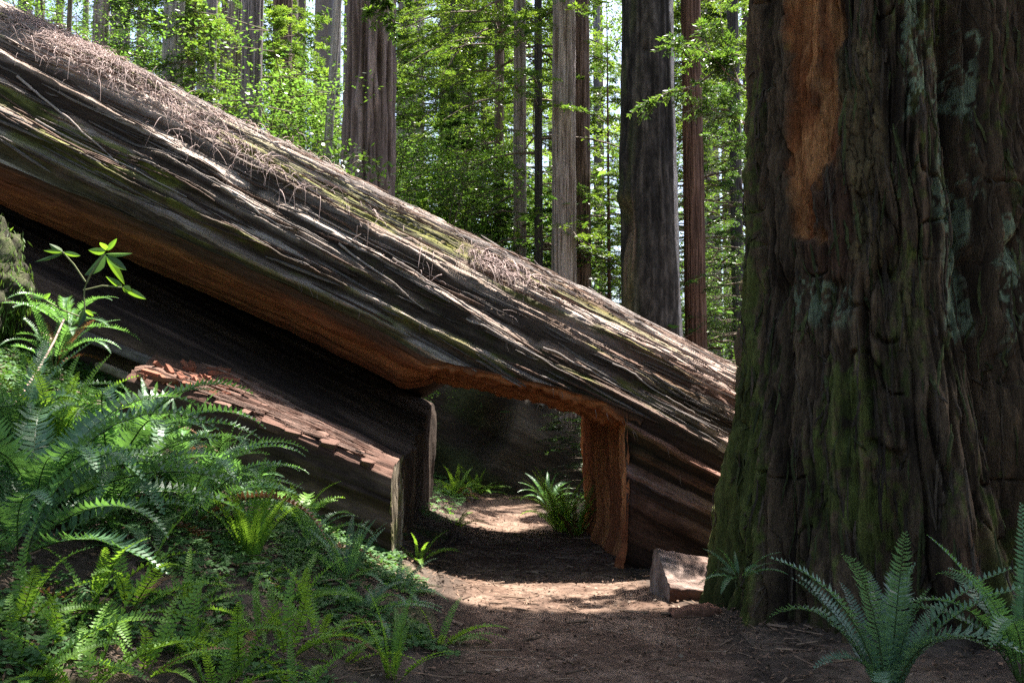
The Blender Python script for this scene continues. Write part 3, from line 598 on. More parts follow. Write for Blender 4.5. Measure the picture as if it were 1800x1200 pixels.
#PART3
# ------------------------------------------------------------------ foliage builders
def diamonds(C, D, S, ln, wd, col):
    """leaf quads: centre base C, direction D, side S, length, width -> V, F, colours"""
    n = len(C); ln = np.broadcast_to(np.asarray(ln, float), (n,))[:, None]; wd = np.broadcast_to(np.asarray(wd, float), (n,))[:, None]
    V = np.stack([C, C + D * ln * 0.45 + S * wd * 0.5, C + D * ln, C + D * ln * 0.45 - S * wd * 0.5], 1).reshape(-1, 3)
    return V, np.arange(4 * n).reshape(-1, 4), np.repeat(np.broadcast_to(np.asarray(col, float), (n, 3)), 4, 0)
def unit(a): return a / (np.linalg.norm(a, axis=-1, keepdims=True) + 1e-9)
def sprays(P, D, L, r, ntw=9, nl=5, leaf=(0.075, 0.028), spread=0.42, droop=0.25, c0=(0.35, 0.42, 0.5), c1=(1.25, 1.15, 0.85), flat=0.25):
    """feathery sprays: from each (P, D, L) grow side twigs carrying small leaves, mostly in a horizontal plane"""
    n = len(P); D = unit(D); up = np.array([0, 0, 1.0])
    S = unit(np.cross(D, up)); 
    k = (np.arange(ntw) + 0.5) / ntw
    sg = np.where(np.arange(ntw) % 2 == 0, 1.0, -1.0)
    B = P[:, None] + D[:, None] * (L[:, None, None] * k[None, :, None]) - up * (droop * L[:, None, None] * (k ** 2)[None, :, None])
    td = unit(D[:, None] * 0.75 + S[:, None] * sg[None, :, None] + r.normal(0, flat, (n, ntw, 3)) - up * 0.12)
    tl = L[:, None] * spread * (1.08 - k)[None, :] * r.uniform(0.7, 1.2, (n, ntw))
    j = (np.arange(nl) + 0.3) / nl
    sgl = np.where(np.arange(nl) % 2 == 0, 1.0, -1.0)
    C = B[:, :, None] + td[:, :, None] * (tl[:, :, None, None] * j[None, None, :, None]) - up * (0.12 * tl[:, :, None, None] * (j**2)[None, None, :, None])
    ts = unit(np.cross(td, up + r.normal(0, flat, (n, ntw, 3))))
    ld = unit(td[:, :, None] + ts[:, :, None] * sgl[None, None, :, None] * 0.75 + r.normal(0, 0.25, C.shape))
    ls = unit(np.cross(ld, up + r.normal(0, 0.35, C.shape)))
    col = np.asarray(c0) + (np.asarray(c1) - np.asarray(c0)) * r.random((n, 1, 1, 1)) * np.ones(C.shape[:3] + (1,)) + r.normal(0, .05, C.shape)  # random brightness per spray, imitating sunlit and dark clumps
    m = C.reshape(-1, 3)
    return diamonds(m, ld.reshape(-1, 3), ls.reshape(-1, 3), leaf[0] * r.uniform(.7, 1.3, len(m)), leaf[1] * r.uniform(.7, 1.3, len(m)), np.clip(col.reshape(-1, 3), .3, 1.6))
def conifer(seed, h, rad, z0, nb, ntw=12, nl=7, leaf=(0.075, 0.022), sub=5, shape=0.8, droop=0.35):
    """crown of whorled drooping branches; returns (leaf V,F,C), (branch V,F,C)"""
    r = np.random.default_rng(seed)
    z = z0 + (h - z0) * np.sort(r.random(nb)) ** 0.9
    az = r.random(nb) * 2 * math.pi
    L = rad * (0.25 + 0.75 * (1 - (z - z0) / (h - z0)) ** shape) * r.uniform(.55, 1.15, nb)
    wood, P, D, LL = [], [], [], []
    for i in range(nb):
        dr = np.array([math.cos(az[i]), math.sin(az[i]), 0.0])
        k = np.linspace(0, 1, 6)
        pts = np.array([0, 0, z[i]]) + dr * (L[i] * k)[:, None] + np.array([0, 0, 1]) * (L[i] * (0.18 * k - droop * k**2))[:, None]
        pts += np.cross(dr, [0, 0, 1]) * (0.1 * L[i] * r.normal() * k**2)[:, None]
        V, Ff = tube(pts, 0.012 * (1.15 - k) * max(L[i], .5), 3); wood.append((V, Ff, (0.13, 0.10, 0.075)))
        for q_ in range(sub):
            kk = 0.25 + 0.75 * (q_ + r.random()) / sub
            pt = np.array([np.interp(kk, k, pts[:, a_]) for a_ in range(3)])
            sd_ = 1 if q_ % 2 else -1
            d = unit(dr * (0.9 if q_ < sub - 1 else 2.5) + sd_ * np.cross(dr, [0, 0, 1]) * 0.8 + r.normal(0, .18, 3)); P.append(pt); D.append(d); LL.append(max(0.28, 0.42 * L[i] * (1.25 - kk)) * r.uniform(.8, 1.2))
    lf = sprays(np.array(P), np.array(D), np.array(LL), r, ntw, nl, leaf)
    return lf, wood
def broadleaf(seed, h, rad, n, leaf=(0.11, 0.06), layers=9):
    """vine-maple / huckleberry like shrub: layered horizontal plates of leaves on thin arching stems"""
    r = np.random.default_rng(seed); wood, Cs, Bs = [], [], []
    for s_ in range(7):
        a = r.random() * 6.28; ln = h * r.uniform(.7, 1.05); lean = rad * r.uniform(.3, .95)
        k = np.linspace(0, 1, 8); pts = np.stack([math.cos(a) * lean * k**1.4, math.sin(a) * lean * k**1.4, ln * k], 1) + r.normal(0, .02 * h, (8, 3)) * k[:, None]
        V, Ff = tube(pts, 0.022 * (1.1 - k) * max(1, h / 3), 4); wood.append((V, Ff, (0.12, 0.10, 0.07)))
        for b_ in range(layers):
            kk = r.uniform(.3, 1); c = np.array([np.interp(kk, k, pts[:, i]) for i in range(3)])
            off = r.normal(0, 1, 3) * np.array([.35, .35, .08]) * rad; rr = rad * r.uniform(.18, .42); m = int(n / (7 * layers))
            q_ = r.normal(0, 1, (m, 3)) * np.array([rr, rr, .07 * rad]) * 0.7; q_[:, 2] -= 0.15 * (q_[:, 0]**2 + q_[:, 1]**2) / max(rr, .1)
            Cs.append(c + off * .8 + q_); Bs.append(np.full(m, r.uniform(.5, 1.25)))  # brightness per leaf plate imitates sunlit and dark layers
            V, Ff = tube(np.array([c, c + off * .5 + [0, 0, .03], c + off * .8]), [.008, .006, .004], 3); wood.append((V, Ff, (0.12, 0.10, 0.07)))
    C = np.concatenate(Cs); m = len(C); a = r.random(m) * 6.28
    D = unit(np.stack([np.cos(a), np.sin(a), r.normal(-.15, .25, m)], 1)); S = unit(np.cross(D, np.array([0, 0, 1.0]) + r.normal(0, .35, (m, 3))))
    col = np.clip(np.array([1, 1, 1]) * np.concatenate(Bs)[:, None] * r.uniform(.8, 1.2, (m, 1)) + r.normal(0, .06, (m, 3)), .4, 1.6)
    return diamonds(C, D, S, leaf[0] * r.uniform(.6, 1.3, m), leaf[1] * r.uniform(.7, 1.2, m), col), wood
CROWNS = {}
def crown(key, fn, *a, **k):
    lf, wood = fn(*a, **k)
    CROWNS[key] = (mesh("foliage_" + key, lf[0], lf[1], lf[2], smooth=False), (lambda j: mesh("branches_" + key, j[0], j[1], j[2]))(join(wood)))
crown("hemlockA", conifer, 1, 9.0, 2.6, 0.5, 110)
crown("hemlockB", conifer, 2, 6.0, 2.0, 0.3, 80, leaf=(0.07, 0.021))
crown("hemlockC", conifer, 3, 12.0, 3.0, 1.5, 150, leaf=(0.085, 0.026))
crown("boughs", conifer, 4, 14.0, 3.2, 2.5, 60, sub=6, droop=0.55, leaf=(0.085, 0.026), shape=0.25)
crown("boughsB", conifer, 5, 16.0, 2.8, 3.5, 46, sub=6, droop=0.5, leaf=(0.09, 0.028), shape=0.2)
crown("broadA", broadleaf, 6, 4.2, 1.9, 30000, leaf=(0.050, 0.026), layers=24)
crown("broadB", broadleaf, 7, 6.0, 2.2, 34000, leaf=(0.050, 0.026), layers=24)
crown("broadC", broadleaf, 8, 2.4, 1.2, 4500, leaf=(0.08, 0.045))

def trunk_mesh(name, r0, h, zd, tint=((0.10, 0.07, 0.055), (0.28, 0.22, 0.19)), furrow=0.05, freq=7.0, lean=(0, 0), seed=1, nphi=120, dz=0.06, flare=0.35, taper=0.28, colfn=None, dispfn=None):
    z = np.concatenate([np.arange(-0.4, zd, dz), np.arange(zd, h + 1, 1.5)]); p = np.linspace(0, 2 * math.pi, nphi, endpoint=False)
    Z, P = np.meshgrid(z, p, indexing='ij'); zc = np.maximum(Z, 0)
    r = r0 * (1 - taper * zc / h) + r0 * flare * np.exp(-zc / (1.3 * r0 + .3))
    cx_, sx_ = np.cos(P), np.sin(P)
    q1 = noise(cx_ * freq * .9 + 3, sx_ * freq * .9, Z * .28 / max(r0, .3) + seed * 7.1); q2 = noise(cx_ * freq * 2, sx_ * freq * 2, Z * .8 / max(r0, .3) + seed * 3.3)
    rg = 1 - np.abs(q1) * 2; fin = 0.5 * q2 + 0.5 * rg
    d = furrow * r0 * (0.8 * rg + 0.5 * q2)
    if dispfn is not None: d = d + dispfn(Z, P)
    r = r + d
    c = mix(tint[0], tint[1], sstep(-.35, .85, fin))
    if colfn is not None: c = colfn(c, Z, P)
    return mesh(name, np.stack([r * sx_ + lean[0] * zc, -r * cx_ + lean[1] * zc, Z], -1), gridf(len(z), nphi, wrap=True), c)

GREY = ((0.10, 0.085, 0.085), (0.30, 0.26, 0.27)); BROWN = ((0.075, 0.05, 0.038), (0.22, 0.155, 0.125)); PALE = ((0.22, 0.20, 0.18), (0.46, 0.43, 0.40)); DARK = ((0.03, 0.028, 0.028), (0.09, 0.08, 0.075))
RED = ((0.08, 0.045, 0.033), (0.20, 0.12, 0.09)); LIGHT = ((0.17, 0.13, 0.11), (0.42, 0.36, 0.33))
def tree(name, label, u, wpx, Y, tint, h=20, crowns=(), lean=(0, 0), cat="tree", mat="farbark", group="forest trees behind the log", vb=None, needle="needle", cz=0.0, seed=None, **kw):
    P0 = px(u, vb if vb else 500, Y); x = P0[0]; z = float(gheight(x, Y)); z = min(z, 1.2) if Y > 14 else z
    z = float(gheight(x, Y))
    r0 = wpx / 2 / F * Y / 0.95
    zt_ = max(3.0, (CAMZ + 0.52 * Y) - z)
    e = empty(name, (x, Y, z)); tag(e, label, cat, group)
    sd_ = seed if seed else int(u * 3 + Y)
    big = wpx > 30
    obj("trunk", trunk_mesh("trunk", r0, h, zt_, tint, lean=lean, seed=sd_, nphi=140 if big else 36, dz=0.05 if big else 0.12, **kw), M[mat], e)
    for i, (key, sc_, rz, z_) in enumerate(crowns):
        f, b = CROWNS[key]
        br = obj("limbs", b, M["twig"], e); br.location = (lean[0] * z_, lean[1] * z_, z_); br.scale = (sc_,) * 3; br.rotation_euler = (0, 0, rz)
        cr = obj("crown", f, None, e); cr.location = br.location; cr.scale = br.scale; cr.rotation_euler = br.rotation_euler
        if not f.materials: f.materials.append(M[needle])
        if f.materials[0] != M[needle]:
            cr.material_slots[0].link = 'OBJECT'; cr.material_slots[0].material = M[needle]
    return e
def shrub(name, label, u, v, Y, key, sc_, mat, cat="shrub", group="understory behind the log", rz=0.0, zoff=None):
    """v: pixel row of the crown's top"""
    P0 = px(u, v, Y); x = P0[0]; z = float(gheight(x, Y)) if zoff is None else zoff
    e = empty(name, (x, Y, z)); tag(e, label, cat, group)
    f, b = CROWNS[key]; hh = max(vv.co.z for vv in f.vertices) if False else HT[key]
    s = (P0[2] - z) / hh
    br = obj("stems", b, M["twig"], e); cr = obj("foliage", f, None, e)
    for o in (br, cr): o.scale = (s * sc_, s * sc_, s); o.rotation_euler = (0, 0, rz)
    if not f.materials: f.materials.append(M[mat])
    if f.materials[0] != M[mat]: cr.material_slots[0].link = 'OBJECT'; cr.material_slots[0].material = M[mat]
    return e
HT = {}
for k_, (f_, b_) in CROWNS.items():
    co = np.empty(len(f_.vertices) * 3, np.float32); f_.vertices.foreach_get("co", co); HT[k_] = float(np.percentile(co[2::3], 99.5))

# ---- named trunks behind the log
tree("redwood_tree", "thick straight grey-brown redwood trunk standing close behind the log, left of centre", 650, 86, 15.2, ((0.07, 0.05, 0.045), (0.27, 0.215, 0.205)), furrow=0.15, freq=6.5, vb=150)
def snag_disp(Z, P):
    a = np.where(P > math.pi, P - 2 * math.pi, P)
    burl = 0.16 * np.exp(-((a + 1.25) / .35) ** 2 - ((Z - 5.45) / .22) ** 2) - 0.20 * np.exp(-((a + 1.15) / .30) ** 2 - ((Z - 4.95) / .42) ** 2) + 0.10 * np.exp(-((a + 1.2) / .4) ** 2 - ((Z - 6.1) / .5) ** 2)
    knot = -0.08 * np.exp(-((a + .25) / .12) ** 2 - ((Z - 8.2) / .12) ** 2)
    return burl + knot + 0.03 * fbm(np.cos(P) * 3, np.sin(P) * 3, Z * 0.8)
def snag_col(c, Z, P):
    a = np.where(P > math.pi, P - 2 * math.pi, P)
    n_ = fbm(np.cos(P) * 5, np.sin(P) * 5, Z * .7)
    ed = 0.80 + 0.30 * fbm(Z * .45, Z * 0 + 2.0) + 0.12 * n_ + 0.05 * np.maximum(0, 7 - Z)
    c = c * (0.55 + 0.9 * sstep(-.4, .5, fbm(np.cos(P) * 9, np.sin(P) * 9, Z * 5 + 5)))[..., None]
    pale = sstep(ed, ed + .07, a) * sstep(1.55, 1.35, a) * sstep(0.3, 2.2, Z + 2 * n_)
    c = mix(c, np.broadcast_to((0.50, 0.47, 0.44), c.shape), pale)
    tan = sstep(-1.45, -1.2, a) * sstep(-.62, -.85, a + .2 * n_) * sstep(5.6, 4.9, Z); c = mix(c, np.broadcast_to((0.24, 0.17, 0.115), c.shape), 0.8 * tan)
    ms = sstep(.0, .3, fbm(np.cos(P) * 3, np.sin(P) * 3, Z * .9 + 9)) * sstep(-.3, -.9, a); return mix(c, np.broadcast_to((0.07, 0.09, 0.03), c.shape), .5 * ms)
snag = tree("burnt_snag", "charred dark trunk with a pale barkless strip down its right side and a burl", 1140, 104, 16.5, ((0.025, 0.023, 0.022), (0.085, 0.075, 0.066)), furrow=0.05, freq=7, mat="snag", colfn=snag_col, dispfn=snag_disp, vb=200, flare=0.15, taper=.2, h=10.2)
T_ = [("redwood_tree", "slim sunlit redwood trunk with a bright right edge, just left of the charred trunk", 990, 42, 17.2, LIGHT, dict(furrow=.08, lean=(.004, 0))),  # light bark tint stands in for the sunlight on this trunk
 ("redwood_tree", "dim brown redwood trunk half hidden behind the slim sunlit trunk", 1022, 34, 18.4, BROWN, dict(furrow=.08)),
 ("redwood_tree", "reddish brown redwood trunk between the charred trunk and the huge right trunk", 1222, 36, 17.0, RED, dict(furrow=.08)),
 ("redwood_tree", "far dark trunk seen at the top edge near the huge right trunk", 1297, 24, 31, BROWN, dict(furrow=.06)),
 ("redwood_tree", "dark trunk close to the huge right trunk's left edge, low above the log", 1297, 20, 20.5, DARK, dict(furrow=.06, h=30)),
 ("young_tree", "thin dark straight trunk between the pale trunk and the slim sunlit trunk", 947, 15, 17.8, DARK, dict(furrow=.05, crowns=(("boughsB", .9, .3, 1.0),))),
 ("redwood_tree", "pale dappled trunk with dead side branches left of the thin dark trunk", 914, 24, 19.0, LIGHT, dict(furrow=.06, crowns=(("boughsB", 1.0, 2., 2.),))),
 ("redwood_tree", "dark brown trunk at the top centre left of the pale dappled trunk", 877, 18, 21.0, BROWN, dict(furrow=.06, crowns=(("boughs", 1.0, 1., 2.),))),
 ("young_tree", "very thin dark trunk standing right of the thick grey-brown trunk", 793, 9, 26, DARK, dict(crowns=(("boughsB", .9, 4., 1.),))),
 ("young_tree", "thin brown trunk in the foliage at top centre", 823, 11, 34, BROWN, dict(crowns=(("boughs", 1.1, 4., 3.),))),
 ("redwood_tree", "grey furrowed trunk with a pale right side, left of the leafy gap", 434, 36, 16.5, GREY, dict(furrow=.09)),
 ("redwood_tree", "broader pale grey trunk just left of and behind the grey furrowed trunk", 398, 42, 18.5, LIGHT, dict(furrow=.07)),
 ("redwood_tree", "dim grey trunk left of the broad pale grey trunk", 360, 20, 20, GREY, dict(furrow=.06)),
 ("redwood_tree", "pale trunk with sunlight painted into its bark, rising behind the log near the upper left", 292, 36, 17.5, PALE, dict(furrow=.07)),  # pale tint carries the white sunlight on this trunk
 ("redwood_tree", "leftmost pale trunk at the top left behind the log's crest", 160, 26, 17, LIGHT, dict(furrow=.06)),
 ("redwood_tree", "dark brown trunk right of the grey furrowed trunk at the top left", 487, 36, 21, BROWN, dict(furrow=.07)),
 ("alder_tree", "slender whitish trunk leaning slightly right, left of the thick grey-brown trunk", 551, 16, 16.5, PALE, dict(lean=(.05, 0), furrow=.03, vb=240)),
 ("redwood_tree", "dim trunk between the slender whitish trunk and the thick grey-brown trunk", 584, 20, 33, GREY, dict(furrow=.06)),
 ("young_tree", "thin reddish sapling trunk touching the left side of the charred trunk", 1070, 10, 18.5, RED, dict(h=9, taper=.8, vb=400, crowns=(("hemlockB", .7, 1., 2.4),))),
 ("young_tree", "thin mossy trunk rising from behind the log's crest at the far upper left", 121, 9, 12.9, ((0.06, .06, .04), (0.14, .13, .09)), dict(h=10, vb=60)),
 ("redwood_tree", "hazy trunk right of the top centre behind the charred trunk's left edge", 1052, 16, 38, GREY, dict()),
 ("redwood_tree", "distant trunk left of the dark brown trunk at top centre", 850, 14, 42, BROWN, dict()),
 ("redwood_tree", "distant pale trunk in the gap right of the thick grey-brown trunk", 735, 16, 40, LIGHT, dict()),
 ("redwood_tree", "distant trunk at the upper left between the sunlit pale and dim grey trunks", 325, 18, 38, BROWN, dict()),
 ("redwood_tree", "distant dim trunk left of the sunlit pale trunk at the upper left", 235, 20, 36, GREY, dict())]
for (nm, lb, u, wp, Y, tn, kw) in T_: tree(nm, lb, u, wp, Y, tn, **kw)

# ---- understory: saplings and shrubs, top of crown given as a pixel
S_ = [("hemlock_sapling", "bright layered hemlock sapling glowing in the sun at the centre behind the log", 835, 225, 21.2, "hemlockB", 1.25, "broad"),
 ("hemlock_sapling", "sunlit hemlock sapling just right of the thick grey-brown trunk", 745, 60, 24.5, "hemlockA", .9, "needle"),
 ("hemlock_sapling", "shaded blue-green hemlock sapling right of the charred trunk", 1262, 150, 17.5, "hemlockA", .95, "darkneedle"),
 ("hemlock_sapling", "taller hemlock sapling behind the shaded one by the right trunk", 1215, -120, 24, "hemlockC", .9, "needle"),
 ("hemlock_sapling", "green hemlock sapling between the slim sunlit trunk and the charred trunk", 1055, 90, 21, "hemlockA", .8, "needle"),
 ("hemlock_sapling", "hemlock sapling at the top centre in front of the dark brown trunk", 850, -100, 27, "hemlockC", .9, "needle"),
 ("hemlock_sapling", "low dark hemlock at the foot of the slim sunlit trunk", 975, 330, 19, "hemlockB", .8, "darkneedle"),
 ("hemlock_sapling", "sunlit hemlock sapling left of the thick grey-brown trunk", 520, 20, 19, "hemlockA", 1.0, "needle"),
 ("leafy_shrub", "leafy shrub with dark arching stems right of the grey furrowed trunk", 492, 120, 17.5, "broadA", 1.0, "broad"),
 ("leafy_shrub", "green shrub against the left edge of the thick grey-brown trunk", 570, 150, 18.5, "broadA", .8, "broad"),
 ("leafy_shrub", "pale sunlit shrub above the log's crest below the layered sapling", 748, 300, 20, "broadC", 1.2, "broad"),
 ("leafy_shrub", "low leafy shrub on the log's far side right of the thick trunk", 735, 235, 18, "broadA", .8, "broad"),
 ("leafy_shrub", "dark shrub right of the layered sapling near the log", 900, 330, 22.5, "broadC", 1.1, "darkneedle"),
 ("hemlock_sapling", "hemlock with drooping sprays in front of the sunlit pale trunk at upper left", 345, -60, 17, "hemlockA", .8, "needle"),
 ("hemlock_sapling", "dark hemlock filling the upper left between the pale trunks", 245, -120, 18, "hemlockC", .7, "darkneedle"),
 ("leafy_shrub", "bright shrub at the top left edge above the log's crest", 85, -90, 16.5, "broadB", .8, "broad"),
 ("leafy_shrub", "small sunlit sprig standing on the crest left of the thick trunk", 570, 235, 13.3, "broadC", .55, "broad"),
 ("hemlock_sapling", "small hemlock seen through the right end of the tunnel", 1000, 690, 16.0, "hemlockB", 1.3, "darkneedle"),
 ("leafy_shrub", "small green shrub seen through the slit above the lower trough", 700, 640, 14.6, "broadC", .8, "broad"),
 ("leafy_shrub", "bright bush low between the charred trunk and the right trunk", 1265, 470, 22, "broadA", 1.1, "broad"),
 ("leafy_shrub", "bright bush at the foot of the charred trunk's left side", 1050, 400, 24, "broadA", 1.0, "broad"),
 ("hemlock_sapling", "hemlock far back left of the slender whitish trunk", 470, -40, 26, "hemlockC", 1.0, "needle"),
 ("hemlock_sapling", "hemlock far back filling the gap at top right of the thick trunk", 770, -140, 30, "hemlockC", 1.1, "needle"),
 ("hemlock_sapling", "hemlock far back right of the charred trunk's top", 1235, -80, 34, "hemlockC", 1.1, "needle"),
 ("hemlock_sapling", "hemlock far back between the two top centre trunks", 930, -120, 34, "hemlockC", 1.1, "needle"),
 ("hemlock_sapling", "hemlock far back left of the broad pale grey trunk", 330, -120, 32, "hemlockC", 1.1, "needle")]
for i, (nm, lb, u, v, Y, key, sc_, mt) in enumerate(S_): shrub(nm, lb, u, v, Y, key, sc_, mt, cat="sapling" if "hemlock" in nm else "shrub", rz=i * 1.7)

# ---- far wood closing the view: one mass
r = np.random.default_rng(99); n = 8000
Yf = r.uniform(38, 82, n); Uf = r.uniform(-150, 1500, n); Zf = r.uniform(-1, 1, n)
Zf = r.uniform(0, 1, n) * (8 + .50 * Yf)
Zf = np.where(r.random(n) < .3, r.uniform(0, 7, n), Zf)
Pf = np.stack([(Uf - 900) / F * Yf, Yf, Zf], 1); keep = noise(Pf[:, 0] * .16, Zf * .12, Yf * .1) > -0.58
Pf = Pf[keep]; a = r.random(len(Pf)) * 6.28
lf = sprays(Pf, np.stack([np.cos(a), np.sin(a), 0 * a - .2], 1), r.uniform(1.2, 2.6, len(Pf)), r, 9, 6, leaf=(0.26, 0.09), c0=(.35, .45, .5), c1=(1.3, 1.25, 1.0), flat=.5)
wood = []
for i in range(46):
    Y = r.uniform(42, 80); x = (r.uniform(-100, 1450) - 900) / F * Y; z = float(gheight(x, Y)); k = np.linspace(0, 1, 5)
    V, Ff = tube(np.stack([x + 0 * k, Y + 0 * k, z - .5 + 42 * k], 1), r.uniform(.2, .75) * (1 - .4 * k), 9); wood.append((V, Ff, np.array((0.16, 0.13, 0.115)) * r.uniform(.5, 1.8)))
nr = 1300; ar = r.uniform(0.62 * math.pi, 2.42 * math.pi, nr); dr_ = r.uniform(9, 34, nr); zr_ = r.uniform(0.5, 1, nr) * r.uniform(2, 15, nr)  # unseen ring of foliage around the camera, added to dim the sky light
Pr = np.stack([dr_ * np.cos(ar), dr_ * np.sin(ar) - 3, zr_ + 1.0], 1); Pr = Pr[(Pr[:, 1] < 1.0) | (np.abs(Pr[:, 0]) > 13 + 0.62 * np.maximum(Pr[:, 1], 0))]
ab = r.random(len(Pr)) * 6.28
lb_ = sprays(Pr, np.stack([np.cos(ab), np.sin(ab), 0 * ab - .2], 1), r.uniform(1.5, 3.2, len(Pr)), r, 7, 5, leaf=(0.55, 0.24), c0=(.7, .75, .8), c1=(1.1, 1.1, 1.0), flat=.6)
lf = (np.concatenate([lf[0], lb_[0]]), np.concatenate([lf[1], lb_[1] + len(lf[0])]), np.concatenate([lf[2], lb_[2]]))
far = empty("distant_wood", (0, 60, 0)); tag(far, "distant sunlit woodland closing the view between the nearer trunks, plus unseen foliage added round the camera", "woodland", kind="stuff")
o = obj("far_foliage", mesh("far_foliage", lf[0], lf[1], lf[2], smooth=False), M["needle"], far); o.location = (0, -60, 0); tag(o, kind="stuff")
j = join(wood); o = obj("far_trunks", mesh("far_trunks", j[0], j[1], j[2]), M["farbark"], far); o.location = (0, -60, 0); tag(o, kind="stuff")

# ---- unseen boughs added above the frame, trimmed to shape the foreground shade
def lit_limit(gxv): return 7.05 - 1.3 * sstep(-2.2, -3.6, gxv)
for ci_, (tx, ty, lb) in enumerate([(TC[0], TC[1], None), (-9.5, 12.5, "unseen redwood added left of the frame, its boughs placed to shade the ferny bank")]):
    r = np.random.default_rng(300 + ci_)
    if lb: e = empty("shade_redwood", (tx, ty, float(gheight(tx, ty)))); tag(e, lb, "tree", "forest trees behind the log")
    else: e = redwood
    n = 5200
    z = r.uniform(10.0, 17, n); gxv = r.uniform(-8, 3.0, n); gyv = r.uniform(-3.5, 7.0, n)
    P = np.stack([gxv + COT * SX * z, gyv + COT * SY * z, z], 1)
    dd = np.hypot(P[:, 0] - tx, P[:, 1] - ty)
    ok = ((gxv > -0.8) | (r.random(n) < .17)) & (dd < 8.0) & (gyv < lit_limit(gxv) - 0.35) & (P[:, 2] > CAMZ + 0.49 * P[:, 1] + 0.9)
    P = P[ok]; D = unit((P - np.array([tx, ty, 0])) * [1, 1, 0] + 1e-3)
    lf = sprays(P, D, r.uniform(.8, 1.5, len(P)), r, 9, 6, leaf=(0.20, 0.075), flat=.35)
    Vc = lf[0].reshape(-1, 4, 3); g0 = Vc[:, 0, :2] - Vc[:, 0, 2:3] * COT * np.array([SX, SY])
    kp = (g0[:, 1] < lit_limit(g0[:, 0])) & (Vc[:, 0, 2] > CAMZ + 0.485 * Vc[:, 0, 1] + .3)
    Vk = Vc[kp].reshape(-1, 3); Ck = lf[2].reshape(-1, 4, 3)[kp].reshape(-1, 3)
    print("canopy", ci_, ok.sum(), kp.sum())
    if not kp.any(): continue
    o = obj("crown", mesh("crown", Vk, np.arange(len(Vk)).reshape(-1, 4), Ck, smooth=False), M["needle"], e); o.location = -e.location
    wood = []
    for p_, d_ in zip(P[::3], D[::3]):
        q0 = p_ - d_ * 1.2 + np.array([0, 0, .15]); k = np.linspace(0, 1, 5)[:, None]
        V, Ff = tube(q0 + (p_ - q0) * k, .03 * (1.1 - k[:, 0]), 3); wood.append((V, Ff, (.13, .10, .08)))
    j = join(wood); o = obj("limbs", mesh("limbs", j[0], j[1], j[2]), M["twig"], e); o.location = -e.location
    if lb: obj("trunk", trunk_mesh("trunk", 0.45, 30, 3, BROWN, seed=ci_ + 5, nphi=40, dz=.3, furrow=.06), M["farbark"], e)
#PART4
# ------------------------------------------------------------------ ferns
def frond_mesh(name, seed, e0, e1, npin=26, wid=0.11, wp=0.024, taper0=0.35, fold=0.25, stalk=0.12, curl=0.0, col=(1, 1, 1)):
    """unit-length frond growing along +X, rising at angle e0 and bending to e1 (degrees); leaflets both sides"""
    r = np.random.default_rng(seed); n = 24
    k = np.linspace(0, 1, n); ang = np.radians(e0 + (e1 - e0) * k ** 1.35 - curl * np.maximum(0, k - .85) * 6)
    st = 1.0 / (n - 1); X = np.concatenate([[0], np.cumsum(np.cos(ang[:-1]) * st)]); Z = np.concatenate([[0], np.cumsum(np.sin(ang[:-1]) * st)])
    Yb = 0.05 * r.normal() * k**2
    pts = np.stack([X, Yb, Z], 1); tg = np.stack([np.cos(ang), 0 * ang, np.sin(ang)], 1); nr_ = np.stack([-np.sin(ang), 0 * ang, np.cos(ang)], 1)
    parts = []
    V, Ff = tube(pts[::3], 0.0055 * (1.15 - k[::3]), 3); parts.append((V, Ff, np.array((0.9, 0.75, 0.5)) * np.array(col)))
    kp = stalk + (0.985 - stalk) * (np.arange(npin) + .5) / npin
    C, D, N_, LN = [], [], [], []
    for sg in (1, -1):
        kk = np.clip(kp + sg * 0.25 / npin, 0, 1)
        P = np.stack([np.interp(kk, k, pts[:, i]) for i in range(3)], 1); T = unit(np.stack([np.interp(kk, k, tg[:, i]) for i in range(3)], 1)); Nn = unit(np.stack([np.interp(kk, k, nr_[:, i]) for i in range(3)], 1))
        s = (kk - stalk) / (1 - stalk); prof = np.minimum(1, taper0 + s * 4) * (1 - s ** 2.2) ** 0.75
        d = unit(np.array([0, sg, 0]) * 1.0 + T * 0.28 + Nn * (fold + r.normal(0, .10, npin))[:, None] + r.normal(0, .05, (npin, 3)))
        C.append(P); D.append(d); N_.append(unit(np.cross(d, T) * sg)); LN.append(wid * prof * r.uniform(.88, 1.08, npin) + .004)
    C, D, N_, LN = np.concatenate(C), np.concatenate(D), np.concatenate(N_), np.concatenate(LN)
    S = unit(np.cross(N_, D)); w_ = wp * (0.55 + 0.45 * LN / LN.max())
    tip = C + D * LN[:, None] - N_ * (LN * .18)[:, None]; mid = C + D * (LN * .5)[:, None] + N_ * (LN * .03)[:, None]
    V = np.stack([C + S * w_[:, None] * .38, C - S * w_[:, None] * .38, mid + S * w_[:, None] * .5, mid - S * w_[:, None] * .5, tip], 1).reshape(-1, 3)
    b = np.arange(len(C))[:, None] * 5
    cc = np.repeat(np.array(col) * r.uniform(.85, 1.15, (len(C), 1)), 5, 0)
    parts.append((V, b + np.array([[0, 1, 3, 2]]), cc)); Vt, Fq, Cc = join(parts)
    return mesh(name, Vt, Fq + [b + len(parts[0][0]) + np.array([[2, 3, 4]])], Cc, smooth=False)
FR = {}
